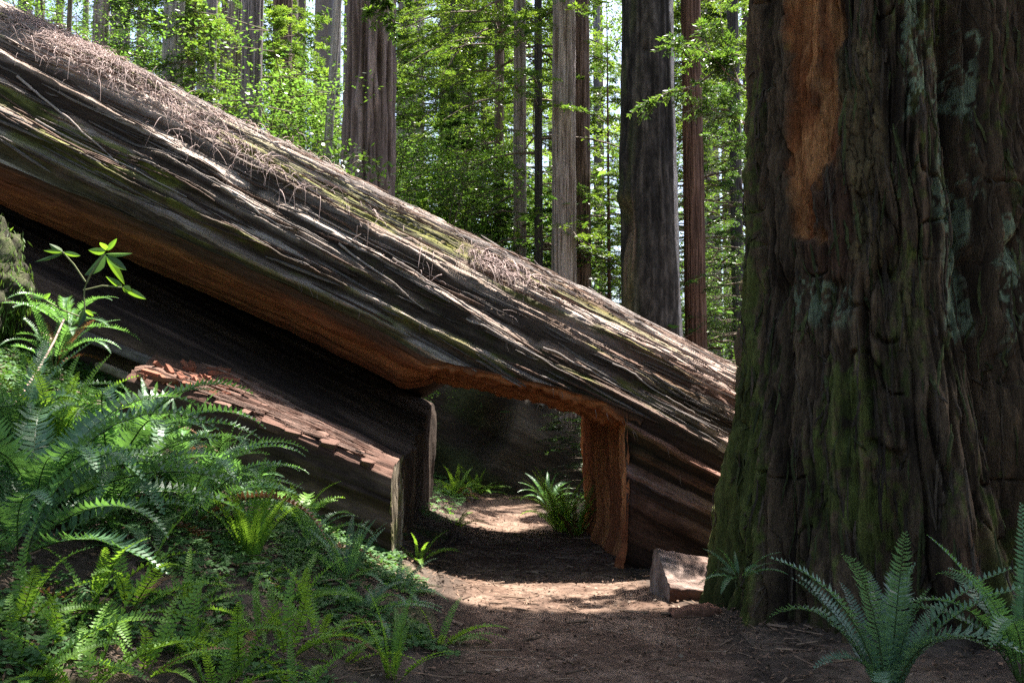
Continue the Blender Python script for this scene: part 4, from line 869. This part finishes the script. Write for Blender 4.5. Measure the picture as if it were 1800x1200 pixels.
for i in range(3):
    FR["up", i] = frond_mesh("frond", 10 + i, 84 - 4 * i, 48 - 18 * i, 34, .082, .021)
    FR["arch", i] = frond_mesh("frond", 20 + i, 72 - 6 * i, -28 - 12 * i, 30, .105, .026)
    FR["flat", i] = frond_mesh("frond", 30 + i, 38 - 8 * i, -22 - 8 * i, 28, .11, .027)
    FR["deer", i] = frond_mesh("frond", 40 + i, 70 - 15 * i, 25 - 25 * i, 20, .075, .034, .5, .12)
    FR["lady", i] = frond_mesh("frond", 50 + i, 66 - 10 * i, -5 - 15 * i, 20, .21, .038, .35, .1)
    FR["hook", i] = frond_mesh("fiddlehead", 60 + i, 86, 60, 18, .035, .02, .5, .5, .2, 40)
for f_ in FR.values(): f_.materials.append(M["fern"])
NF = [0]
def fern(label, u, v, L, kinds, n, mat="fern", az=None, name="sword_fern", group="ferns of the bank", spread=0.25, Y=None, jit=.15, tilt=0.0, seed=0):
    """base at pixel (u, v) on the ground (or at depth Y); fronds radiate in the range az (degrees, 0 = right, 90 = away)"""
    rr = random.Random(int(u * 7 + v * 13 + seed)); p = px_ground(u, v) if Y is None else px(u, v, Y)
    e = empty(name, p); tag(e, label, "fern", group)
    a0, a1 = az if az else (0, 360)
    n = int(n * 1.25)
    for i in range(n):
        kd = kinds[i % len(kinds)]; f = FR[kd, rr.randrange(3)]
        o = obj("frond", f, None, e); a = math.radians(a0 + (a1 - a0) * (i + rr.uniform(.1, .9)) / n)
        s = 1.15 * L * rr.uniform(1 - spread, 1 + spread * .6); o.scale = (s, s, s * rr.uniform(.9, 1.1))
        o.rotation_euler = (rr.uniform(-jit, jit) * 1.5, rr.uniform(-jit, jit) + tilt, a)
        o.location = (math.cos(a) * .03, math.sin(a) * .03, -.02)
        dead = rr.random() < .06 and u < 1200
        if dead: o.material_slots[0].link = 'OBJECT'; o.material_slots[0].material = M["dead"]; o.rotation_euler[1] += .35
        elif mat != "fern": o.material_slots[0].link = 'OBJECT'; o.material_slots[0].material = M[mat]
    NF[0] += 1
    return e
# big arching clumps of the bank
fern("large arching sword fern with drooping fronds filling the left edge below the mossy hummock", 60, 905, 1.0, ["arch", "arch", "flat"], 17)
fern("largest sword fern, long fronds sweeping right and down at left centre of the bank", 195, 850, 1.0, ["arch", "flat", "arch"], 20)
fern("sword fern with bluish fronds arching right below the slab", 345, 880, 0.85, ["arch", "flat"], 17, az=(-150, 150))
fern("sword fern at the left edge with sunlit upright yellow-green fronds", 95, 815, 0.62, ["up", "arch", "up"], 14, mat="fernlight")
fern("dark sword fern at the far left edge above the sunlit one", 20, 790, 0.7, ["arch", "up"], 14)
fern("dark upright fern against the slab, left of the cracked blocks", 255, 765, 0.50, ["up", "arch", "up"], 14)
fern("tall dark fern with upright fronds overlapping the cracked slab top", 315, 800, 0.55, ["up", "arch", "arch"], 9)
fern("fern with a long pale frond reaching right along the slab front", 430, 850, 0.6, ["arch", "flat", "flat"], 11)
fern("sparse upright fern rising in front of the slab's middle", 390, 830, 0.45, ["up", "hook", "arch"], 7)
fern("broad lacy lady fern beside the lower end of the slab", 525, 925, 0.40, ["lady", "lady", "up"], 10, mat="fernlight", name="lady_fern")
fern("bright upright fern clump standing alone in the middle of the bank", 440, 1000, 0.55, ["up"], 15, mat="fernlight", jit=.12)
fern("shaded fern left of the bright upright clump", 330, 930, 0.8, ["arch", "flat"], 14)
fern("dark fern hanging low between the largest fern and the sorrel patch", 190, 930, 0.75, ["arch", "arch", "flat"], 14)
fern("dark drooping fern at the left edge above the sorrel patch", 30, 965, 0.75, ["arch", "flat"], 14)
fern("spiky dark green fern rosette right of the bright upright clump", 610, 1030, 0.48, ["deer", "up", "deer"], 14, name="deer_fern")
fern("small flat fern spreading over the lit edge of the bank", 700, 1040, 0.36, ["flat", "deer"], 11, name="deer_fern")
fern("fern rosette with five upright fronds at the bottom edge left of the trail", 690, 1196, 0.40, ["deer", "up"], 9, mat="fernlight", name="deer_fern")
fern("sunlit fern with thin glowing fronds at the foot of the slab", 628, 912, 0.42, ["deer", "up"], 11, mat="fernlight", name="deer_fern")
fern("fern sprig glowing on the sunlit shoulder of the bank below the slab end", 735, 985, 0.34, ["flat", "deer"], 9, mat="fernlight", name="deer_fern")
fern("fern below the lady fern with fronds leaning toward the trail", 545, 965, 0.55, ["arch", "flat"], 12)
fern("feathery dark fern clump under the spiky rosette", 640, 1090, 0.42, ["flat", "arch"], 11)
# small pale ferns along the bottom of the bank
small = [(110, 1130, "pale young fern by the bottom left corner, left of the others"), (40, 1195, "pale young fern in the bottom left corner"), (225, 1080, "pale young fern with two curved fronds among the sorrel"),
 (250, 1190, "pale young fern at the bottom edge, second from the left corner"), (330, 1150, "pale young fern low in the middle of the sorrel slope"), (420, 1170, "brightest yellow-green young fern clump near the bottom edge"),
 (455, 1110, "yellow-green young fern above the brightest clump"), (505, 1150, "young fern right of the brightest clump"), (560, 1120, "young fern with broad fronds below the long horizontal frond"),
 (600, 1160, "young fern between the bottom rosette and the yellow-green clump"), (520, 1060, "young fern with a long horizontal frond below the bright upright clump"), (160, 1060, "pale young fern above the bottom left corner"),
 (330, 1060, "pale young fern with upright forked fronds below the dark ferns"), (30, 1090, "pale young fern at the left edge of the sorrel patch"), (770, 1130, "tiny fern on the dark slope left of the foreground trail"),
 (380, 1215, "young fern cut by the bottom edge below the brightest clump"), (520, 1215, "young fern cut by the bottom edge right of centre of the bank"), (150, 1215, "young fern cut by the bottom edge near the left corner")]
for i, (u, v, lb) in enumerate(small):
    fern(lb, u, v, 0.36 + 0.06 * (i % 3), ["deer", "flat", "deer"], 7 + i % 4, mat="fernlight", name="young_fern", group="young ferns on the lower bank", jit=.25)
# beyond the tunnel
fern("lush fern on the left side of the trail just beyond the tunnel", 800, 872, 0.62, ["flat", "deer", "arch"], 20, mat="fernlight")
fern("second lush fern further along the left side of the trail beyond the tunnel", 840, 868, 0.55, ["flat", "deer"], 16, mat="fernlight")
fern("fern peeking past the left tunnel edge, high on the bank beyond", 775, 800, 0.7, ["arch", "up"], 13)
fern("low fern spilling over the kerb-like bank beyond the tunnel", 800, 920, 0.35, ["flat", "deer"], 12, mat="fernlight", name="deer_fern")
fern("sunlit upright sword fern right of the trail beyond the tunnel", 985, 935, 0.80, ["up", "up", "arch"], 17, mat="fernlight")
fern("second sunlit sword fern against the tunnel wall beyond the log", 1012, 940, 0.62, ["up", "deer"], 13, mat="fernlight")
fern("dim fern behind the sunlit sword ferns beyond the tunnel", 965, 890, 0.6, ["arch", "up"], 12)
# right foreground
fern("large sword fern with tall arching fronds in the lower right foreground", 1560, 1235, 0.84, ["up", "up", "arch"], 16, az=(-200, 160), spread=.35, group="ferns by the right trunk", Y=4.75, mat="fernpale")
fern("dark sword fern fronds entering from the right edge", 1800, 1190, 0.75, ["arch", "up"], 13, group="ferns by the right trunk", Y=4.6)
fern("small huckleberry-like fern on the left flank of the huge trunk's base", 1300, 1010, 0.28, ["deer", "flat"], 9, group="ferns by the right trunk", Y=6.35)

# ------------------------------------------------------------------ sorrel ground cover, moss, litter
r = np.random.default_rng(5)
def clover(P, sz, r):
    n = len(P); a0 = r.random(n) * 6.28; parts = []
    up = unit(np.array([0, 0, 1.0]) + r.normal(0, .28, (n, 3)))
    for j in range(3):
        a = a0 + j * 2.094; D = np.stack([np.cos(a), np.sin(a), 0 * a], 1); D = unit(D - up * (D * up).sum(1)[:, None]); S = np.cross(up, D)
        s = sz[:, None]; C = P
        V = np.stack([C, C + D * s * .55 + S * s * .46, C + D * s * 1.0 + S * s * .34, C + D * s * .84, C + D * s * 1.0 - S * s * .34, C + D * s * .55 - S * s * .46], 1); V[:, [1, 2, 4, 5]] -= up[:, None] * (s * .14)[:, None]
        b = np.arange(n)[:, None] * 6; cc = np.repeat(r.uniform(.7, 1.25, (n, 1)) * np.ones((n, 3)), 6, 0)
        parts.append((V.reshape(-1, 3), np.concatenate([b + np.array([[0, 1, 2, 3]]), b + np.array([[0, 3, 4, 5]])]), cc))
    return join(parts)
n = 22000; X = r.uniform(-4.6, -0.35, n); Y = r.uniform(2.3, 9.0, n)
dn = fbm(X * 1.4, Y * 1.4, 77.0) + 0.25 * sstep(-.7, -1.8, X) - 0.5 * sstep(-.9, -.4, X)
kp = dn > 0.06; X, Y = X[kp], Y[kp]; Z = gfull(X, Y) + r.uniform(.02, .075, len(X))
j = clover(np.stack([X, Y, Z], 1), r.uniform(.02, .045, len(X)), r)
o = obj("sorrel_cover", mesh("sorrel_cover", *j, smooth=False), M["sorrel"]); tag(o, "low redwood sorrel leaves carpeting the left bank", "ground cover", kind="stuff")
n = 2600; Y = r.uniform(10.5, 17, n); X = np.where(r.random(n) < .75, r.uniform(-3.2, -0.62, n), r.uniform(.62, 2.2, n)); l_, r_ = path_edges(Y); kp = (X < l_ - .02) | (X > r_ + .02); X, Y = X[kp], Y[kp]
j = clover(np.stack([X, Y, gfull(X, Y) + r.uniform(.02, .12, len(X))], 1), r.uniform(.02, .045, len(X)), r)
o = obj("sorrel_cover", mesh("sorrel_cover", *j, smooth=False), M["sorrel"]); tag(o, "sunlit low leaves edging the trail beyond the tunnel", "ground cover", kind="stuff")
# dry needles, chips and dead fronds
n = 32000; X = r.uniform(-4.2, 3.0, n); Y = 2.4 + 11.5 * r.random(n) ** 1.2; l_, r_ = path_edges(Y); onp = (X > l_) & (X < r_)
kp = ~onp | (r.random(n) < .8); X, Y, onp = X[kp], Y[kp], onp[kp]; n = len(X)
Z = np.where(onp, gheight(X, Y) + .014, gfull(X, Y) + .012) + r.uniform(0, .012, n)
a = r.random(n) * 6.28; D = unit(np.stack([np.cos(a), np.sin(a), r.normal(0, .25, n)], 1)); S = unit(np.cross(D, np.array([0, 0, 1.0]) + r.normal(0, .5, (n, 3))))
ty = r.random(n); ln = np.where(ty < .6, r.uniform(.03, .09, n), r.uniform(.015, .04, n)); wd = np.where(ty < .6, r.uniform(.006, .013, n), r.uniform(.014, .034, n))
cl = np.where((ty < .5)[:, None], (0.17, 0.105, 0.07), np.where((ty < .95)[:, None], (0.12, .072, .048), (0.27, .20, .15))) * r.uniform(.5, 1.4, (n, 1))
V, Ff, Cc = diamonds(np.stack([X, Y, Z], 1), D, S, ln, wd, cl)
lp = [(V, Ff, Cc)]
for i in range(900):
    y_ = 2.6 + 9 * r.random() ** 1.3; x_ = r.uniform(-3.4, 2.2); l1, r1 = path_edges(y_); z_ = float(gheight(x_, y_)) + .016 if l1 < x_ < r1 else float(gfull(x_, y_)) + .016
    a_ = r.random() * 6.28; L_ = r.uniform(.05, .24); k_ = np.linspace(0, 1, 4)[:, None]; d_ = np.array([math.cos(a_), math.sin(a_), r.normal(0, .04)])
    P_ = np.array([x_, y_, z_]) + d_ * L_ * k_ + np.array([-d_[1], d_[0], 0]) * L_ * .15 * r.normal() * k_**2
    P_[:, 2] = np.maximum(P_[:, 2], gheight(P_[:, 0], P_[:, 1]) + .010)
    V_, F_ = tube(P_, r.uniform(.002, .006) if i % 5 else r.uniform(.006, .014), 4); lp.append((V_, F_, np.array((0.15, 0.10, 0.07)) * r.uniform(.5, 1.7)))
V, Ff, Cc = join(lp)
o = obj("forest_litter", mesh("forest_litter", V, Ff, Cc, smooth=False), M["litter"]); tag(o, "dry needles, chips and dead leaf bits strewn over soil and trail", "litter", kind="stuff")
# twigs heaped along the crest of the log
n = 6500; Xc = r.uniform(-6.6, -0.1, n)
tl = Xc / CA; base = np.interp(Xc, [-6.6, -4, -1.5, 0], [68, 60, 53, 50]); thd = base + r.normal(0, 9, n) * np.interp(Xc, [-6.6, -3, 0], [1.0, 1.2, .7])
den = fbm(Xc * 1.3, thd * .07, 3.0) + 0.10 * r.normal(0, 1, n); kp = (den > 0.09) & (thd > 24) & (thd < 92); tl, thd = tl[kp], thd[kp]; n = len(tl)
P0 = log_surf(np.radians(thd), tl, .012); parts = []
nrm = np.sin(np.radians(thd))[:, None] * NX + np.stack([0 * tl, -np.cos(np.radians(thd)), 0 * tl], 1)
for i in range(n):
    a = r.normal(0, 1, 3); a = a - nrm[i] * a.dot(nrm[i]) * .7; a /= np.linalg.norm(a) + 1e-6
    hang = r.random() < .22; L = r.uniform(.05, .26) * (1.25 if hang else 1); k = np.linspace(0, 1, 5)[:, None]
    if hang: a = unit(nrm[i] * .5 + np.array([0, -.35, -.45]) + r.normal(0, .25, 3))
    pts = P0[i] + nrm[i] * r.uniform(0, .05) + a * L * k - np.array([0, 0, 1]) * (L * (1.0 if hang else .25)) * k**2 + np.cross(a, nrm[i]) * L * .14 * r.normal() * k**2 + nrm[i] * .02 * np.sin(k * 3.1)
    V, Ff = tube(pts, r.uniform(.002, .005) * (1.2 - .8 * k[:, 0]), 3); parts.append((V, Ff, np.array((0.42, 0.32, 0.295)) * r.uniform(.4, 1.3)))
j = join(parts); o = obj("twig_litter", mesh("twig_litter", *j), M["twig"]); tag(o, "dry pinkish-brown redwood twigs heaped and hanging along the log's crest", "twigs", kind="stuff")
# short frayed fibres along the lower lips of the bark
n = 2600; Xc = r.uniform(-5.5, 2.8, n); tl = Xc / CA; thd = r.uniform(8, 70, n)
_, pp_, pr_ = bark_disp(np.radians(thd), tl); kp = ((pp_ < .12) | (pp_ > .93)) & (pr_ > .35); tl, thd = tl[kp], thd[kp]
P0 = log_surf(np.radians(thd), tl, .0); parts = []
for i in range(len(tl)):
    d = AX * r.uniform(-.1, .5) + np.array([0, -.25 * r.random(), -1]) ; L = r.uniform(.03, .11); k = np.linspace(0, 1, 3)[:, None]
    V, Ff = tube(P0[i] + d * L * k + r.normal(0, .006, (3, 3)), .0035 * (1.2 - k[:, 0]), 3); parts.append((V, Ff, np.array((0.26, 0.2, 0.17)) * r.uniform(.6, 1.3)))
j = join(parts); o = lobj("bark_fibres", mesh("bark_fibres", *j), M["twig"]); tag(o, kind="stuff")

# ------------------------------------------------------------------ mossy hummock at the left edge
hm = empty("mossy_hummock", px(-75, 560, 8.05)); tag(hm, "mossy root hummock draped with green moss at the left edge under the log", "moss mound")
pz = np.linspace(0, math.pi, 60); pa = np.linspace(0, 2 * math.pi, 90, endpoint=False); PZ_, PA_ = np.meshgrid(pz, pa, indexing='ij')
d_ = np.stack([np.sin(PZ_) * np.cos(PA_), np.sin(PZ_) * np.sin(PA_), np.cos(PZ_)], -1)
rr_ = 1 + .7 * fbm(d_[..., 0] * 1.6, d_[..., 1] * 1.6, d_[..., 2] * 1.6 + 3) + .10 * fbm(d_[..., 0] * 7, d_[..., 1] * 7, d_[..., 2] * 7)
V = d_ * rr_[..., None] * np.array([.62, .5, .62]) + np.array([0, 0, .22]); V = np.where(V[..., 2:3] < -.6, V * [1, 1, .4], V)
c = mix((0.035, .03, .018), (0.10, .11, .045), sstep(-.25, .3, fbm(d_[..., 0] * 5, d_[..., 1] * 5, d_[..., 2] * 5 + 9)) * sstep(-.5, .4, d_[..., 2]))
obj("hummock_body", mesh("hummock_body", V, gridf(60, 90, wrap=True, flip=True), c), M["moss"], hm)
n = 9000; i_ = r.integers(0, 60 * 90, n); Pm = V.reshape(-1, 3)[i_] + r.normal(0, .012, (n, 3)); kp = Pm[:, 2] > -.35; Pm = Pm[kp]; n = len(Pm)
D = unit(np.stack([r.normal(0, .3, n), r.normal(-.2, .3, n), -1 + r.normal(0, .3, n)], 1)); S = unit(r.normal(0, 1, (n, 3)))
V, Ff, Cc = diamonds(Pm + unit(Pm) * .015, D, S, r.uniform(.03, .10, n), r.uniform(.008, .016, n), np.array((1.5, 1.2, .9)) * r.uniform(.5, 1.2, (n, 1)))
o = obj("hanging_moss", mesh("hanging_moss", V, Ff, Cc, smooth=False), M["sorrel"], hm); tag(o, kind="stuff")
fern("fern with drooping fronds growing on the mossy hummock beside the leafy shoot", 120, 575, .55, ["arch", "flat"], 11, Y=8.0)
fern("dark fern hanging below the mossy hummock", 95, 640, .65, ["arch", "up"], 12, Y=8.0)

# ------------------------------------------------------------------ leafy shoot with large bright leaves, and the bare stick below it
sh = empty("leafy_shoot", px(150, 560, 7.6)); tag(sh, "leafy shoot with large glowing green leaves standing out against the dark log", "plant")
YS_ = 7.6
def sh_part(name, V, Ff, c, mat): o = obj(name, mesh(name, V, Ff, c, smooth=False), mat, sh); o.location = -sh.location; return o
for pl in [[(150, 560), (147, 510), (160, 480), (185, 445)], [(150, 495), (130, 465), (110, 443)], [(147, 510), (180, 502), (215, 505)], [(150, 560), (110, 545), (75, 525)]]:
    P = np.array([px(u, v, YS_ - .02 * i) for i, (u, v) in enumerate(pl)]); kk = np.linspace(0, 1, 9); P = np.stack([np.interp(kk * (len(pl) - 1), np.arange(len(pl)), P[:, i]) for i in range(3)], 1)
    V, Ff = tube(P, .007, 5); sh_part("stem", V, Ff, np.broadcast_to((.16, .17, .08), V.shape), M["twig"])
def big_leaf(p0, p1, wpx, tint, bend=.1, roll=0.3):
    p0, p1 = np.array(p0), np.array(p1); d = p1 - p0; L = np.linalg.norm(d); d /= L; vw = unit(np.array([0, -1, .15])); s = unit(np.cross(d, vw)); n_ = np.cross(s, d)
    s = unit(s * math.cos(roll) + n_ * math.sin(roll)); n_ = np.cross(d, s)
    k = np.linspace(0, 1, 9); wv = wpx / F * YS_ * .5 * np.sin(np.pi * k ** .8) ** .8 * (1 - .1 * k); rows = []
    for a in (-1, -.5, 0, .5, 1): rows.append(p0 + d * (L * k)[:, None] + s * (wv * a)[:, None] + n_ * (abs(a) * wv * .35 - bend * L * (k**2))[:, None])
    V = np.stack(rows, 1).reshape(-1, 3); return V, gridf(9, 5), np.broadcast_to(np.array(tint), V.shape)
for (a, b, w_, t_) in [((185, 445), (153, 486), 34, (.55, .62, .9)), ((186, 446), (235, 449), 11, (1.5, 1.5, .8)), ((186, 450), (226, 476), 15, (.6, .7, .95)), ((187, 452), (222, 500), 14, (1.4, 1.4, .7)), ((185, 442), (156, 440), 14, (1.5, 1.5, .8)), ((186, 440), (177, 424), 14, (1.6, 1.6, .8)), ((188, 440), (206, 419), 9, (1.4, 1.5, .8)),
                       ((110, 443), (76, 440), 8, (1.3, 1.3, .8)), ((110, 443), (87, 430), 12, (1.5, 1.5, .8)), ((111, 443), (145, 451), 9, (1.5, 1.5, .8)), ((110, 445), (63, 462), 7, (.9, 1.0, .9)), ((215, 505), (188, 486), 11, (1.5, 1.5, .8)), ((215, 504), (232, 512), 14, (1.5, 1.5, .8)), ((216, 506), (262, 527), 12, (1.4, 1.4, .8)), ((75, 525), (56, 522), 8, (1.3, 1.3, .8)), ((75, 525), (90, 515), 8, (1.3, 1.4, 1.)), ((150, 545), (165, 555), 8, (1.5, 1.5, .8)), ((146, 545), (140, 575), 16, (.5, .6, .9))]:
    V, Ff, c = big_leaf(px(*a, YS_ - .03), px(*b, YS_ - .03 + random.uniform(-.12, .08)), w_, t_, roll=random.uniform(-.5, .5)); sh_part("leaf", V, Ff, c, M["broad"])
P = np.array([px(112, 562, 7.5), px(95, 600, 7.2), px(70, 645, 6.9), px(40, 690, 6.5), px(5, 735, 6.1)]); V, Ff = tube(P, [.008, .009, .010, .010, .011], 6)
o = obj("bare_stick", mesh("bare_stick", V, Ff, np.broadcast_to((.30, .20, .17), V.shape)), M["twig"]); tag(o, "bare reddish stick slanting down to the left through the ferns", "stick")

# ------------------------------------------------------------------ drooping bough from the old redwood, and one on the thick trunk
def bough(parent, lines, Y, mat, leaf, seed, spread=.5, dens=16):
    r = np.random.default_rng(seed); wood, P, D, LL = [], [], [], []
    for pl in lines:
        pts = np.array([px(u, v, Y + dy) for (u, v, dy) in pl]); kk = np.linspace(0, len(pl) - 1, 14); pts = np.stack([np.interp(kk, np.arange(len(pl)), pts[:, i]) for i in range(3)], 1)
        V, Ff = tube(pts, .014 * (1.15 - kk / kk[-1]), 5); wood.append((V, Ff, (.30, .22, .20)))
        for i in range(dens):
            q_ = r.uniform(2, 13); p_ = np.array([np.interp(q_, np.arange(14), pts[:, a]) for a in range(3)]); t_ = unit(pts[-1] - pts[0]); d = unit(t_ * .6 + r.normal(0, .6, 3) + [0, 0, -.35]); P.append(p_); D.append(d); LL.append(r.uniform(.10, .26))
    lf = sprays(np.array(P), np.array(D), np.array(LL), r, 7, 5, leaf=leaf, spread=spread)
    j = join(wood); b = obj("bough", mesh("bough", *j), M["twig"], parent); b.location = -parent.location
    o = obj("foliage", mesh("foliage", lf[0], lf[1], lf[2], smooth=False), M[mat], b); return b
bough(redwood, [[(1345, 180, 0), (1290, 140, .1), (1250, 95, .2), (1225, 40, .3)], [(1290, 140, .1), (1240, 90, -.2), (1180, 75, -.3)], [(1270, 115, .1), (1225, 150, -.1), (1170, 165, -.2), (1135, 178, -.3)], [(1320, 225, .2), (1290, 205, .1), (1255, 195, 0), (1230, 180, 0)], [(1300, 150, 0), (1270, 60, .4), (1265, 0, .6)], [(1330, 110, 0), (1290, 95, 0), (1265, 100, 0)]], 9.6, "broad", (.06, .019), 9, dens=22)
thick = bpy.data.objects["redwood_tree"]
bough(thick, [[(655, -60, 0), (668, -20, -.3), (682, 15, -.5), (690, 52, -.6)], [(640, -60, 0), (645, -20, -.4), (652, 20, -.5)], [(665, -50, 0), (675, -10, -.4), (664, 25, -.5)]], 14.2, "broad", (.11, .03), 12, dens=14)

# ------------------------------------------------------------------ loose slivers of bark on both trunks
def slivers(pts_fn, n, seed, lo, hi, wlo, whi, col, lift):
    """long thin splinters following the grain; pts_fn(i, k, r) -> centre line, outward normals, cross direction"""
    r = np.random.default_rng(seed); parts = []
    for i in range(n):
        L = r.uniform(lo, hi) * r.uniform(.4, 1); k = np.linspace(0, 1, 8)
        res = pts_fn(i, k, L, r)
        if res is None: continue
        P, N_, S_ = res; w_ = r.uniform(wlo, whi) * np.sin(np.pi * np.clip(k * .9 + .06, 0, 1)) ** .6; th = w_ * .5
        lf_ = lift * (0.2 + r.random() * np.abs(k - r.random()))[:, None]
        P = P + N_ * lf_ + S_ * (0.006 * fbm(k * 7, k * 0 + i))[:, None]
        V = np.stack([P + S_ * w_[:, None] * .5, P + N_ * th[:, None], P - S_ * w_[:, None] * .5], 1)
        parts.append((V.reshape(-1, 3), gridf(8, 3), np.array(col(r)) * r.uniform(.6, 1.3)))
    return join(parts)
LT = [0]
def log_sl(i, k, L, r):
    X = r.uniform(-6.4, 2.9); th = math.radians(78 - 72 * r.random() ** 1.7); sl_ = r.normal(-.02, .05)
    if math.sin(th) * LR < float(n_edge(X)) + .1: return None
    t = X / CA + L * k; tha = th + sl_ * L * k / LR
    P = log_surf(tha, t, 0.0); N_ = np.sin(tha)[:, None] * NX + np.stack([0 * t, -np.cos(tha), 0 * t], 1); S_ = np.cross(np.broadcast_to(AX, N_.shape), N_)
    LT[0] = th; return P, N_, S_
def lcol(r):
    return np.array((0.40, 0.34, 0.31) if r.random() < .6 else (0.24, 0.15, 0.11)) * (1.0 if LT[0] > .75 else .45)  # slivers low on the shaded front carry the shade in their colour
j = slivers(log_sl, 1000, 3, .3, 1.3, .010, .034, lcol, .05)
o = lobj("bark_slivers", mesh("bark_slivers", j[0], j[1], j[2], smooth=False), M["logbark"]); tag(o, kind="stuff")
def rad_at(pa, za):
    fi = np.interp(pa, ph, np.arange(len(ph))); zi = np.interp(za, zt, np.arange(len(zt)))
    return rad[np.clip(np.rint(zi).astype(int), 0, len(zt) - 1), np.clip(np.rint(fi).astype(int), 0, len(ph) - 1)], np.clip(np.rint(zi).astype(int), 0, len(zt) - 1), np.clip(np.rint(fi).astype(int), 0, len(ph) - 1)
def tr_sl(i, k, L, r):
    p0 = math.radians(r.uniform(-112, 40)); z0 = r.uniform(.1, 4.6); za = z0 + L * k; pa = p0 + r.normal(0, .03) * k
    R_, zi, fi = rad_at(pa, za)
    if orange[zi, fi].max() > .3: return None
    R_ = np.maximum(R_, R_.mean() - .03)
    P = np.stack([TC[0] + R_ * np.sin(pa), TC[1] - R_ * np.cos(pa), za], 1); N_ = np.stack([np.sin(pa), -np.cos(pa), 0 * pa], 1); S_ = np.stack([np.cos(pa), np.sin(pa), 0 * pa], 1)
    return P, N_, S_
def tcol(r):
    return (0.10, 0.072, 0.05) if r.random() < .6 else (0.085, 0.095, 0.035)
j = slivers(tr_sl, 600, 4, .12, .6, .010, .034, tcol, .035)
o = obj("bark_slivers", mesh("bark_slivers", j[0], j[1], j[2], smooth=False), M["bark"], redwood); o.location = -redwood.location; tag(o, kind="stuff")

def slab_sl(i, k, L, r):
    x0 = r.uniform(-2.7, -1.2); xa = x0 - L * k; fy = r.uniform(.02, .98); ya = 8.24 + SLD + 0.62 * fy + 0.02 * r.normal() * k
    za = slab_z(xa) + slab_rise(xa) * (ya - 8.22 - SLD) / 0.68 + 0.045; P = np.stack([xa, ya + 0 * k, za], 1)
    N_ = np.broadcast_to(unit(np.array([0.3, -0.3, 1.0])), P.shape); S_ = np.broadcast_to(unit(np.array([0.0, 1.0, 0.3])), P.shape); return P, N_, S_
j = slivers(slab_sl, 150, 8, .15, .8, .010, .030, lambda r: (0.24, 0.15, 0.115) if r.random() < .6 else (0.13, 0.065, 0.045), .02)
o = slab_part("wood_splinters", mesh("wood_splinters", j[0], j[1], j[2], smooth=False), M["heart"]); tag(o, kind="stuff")
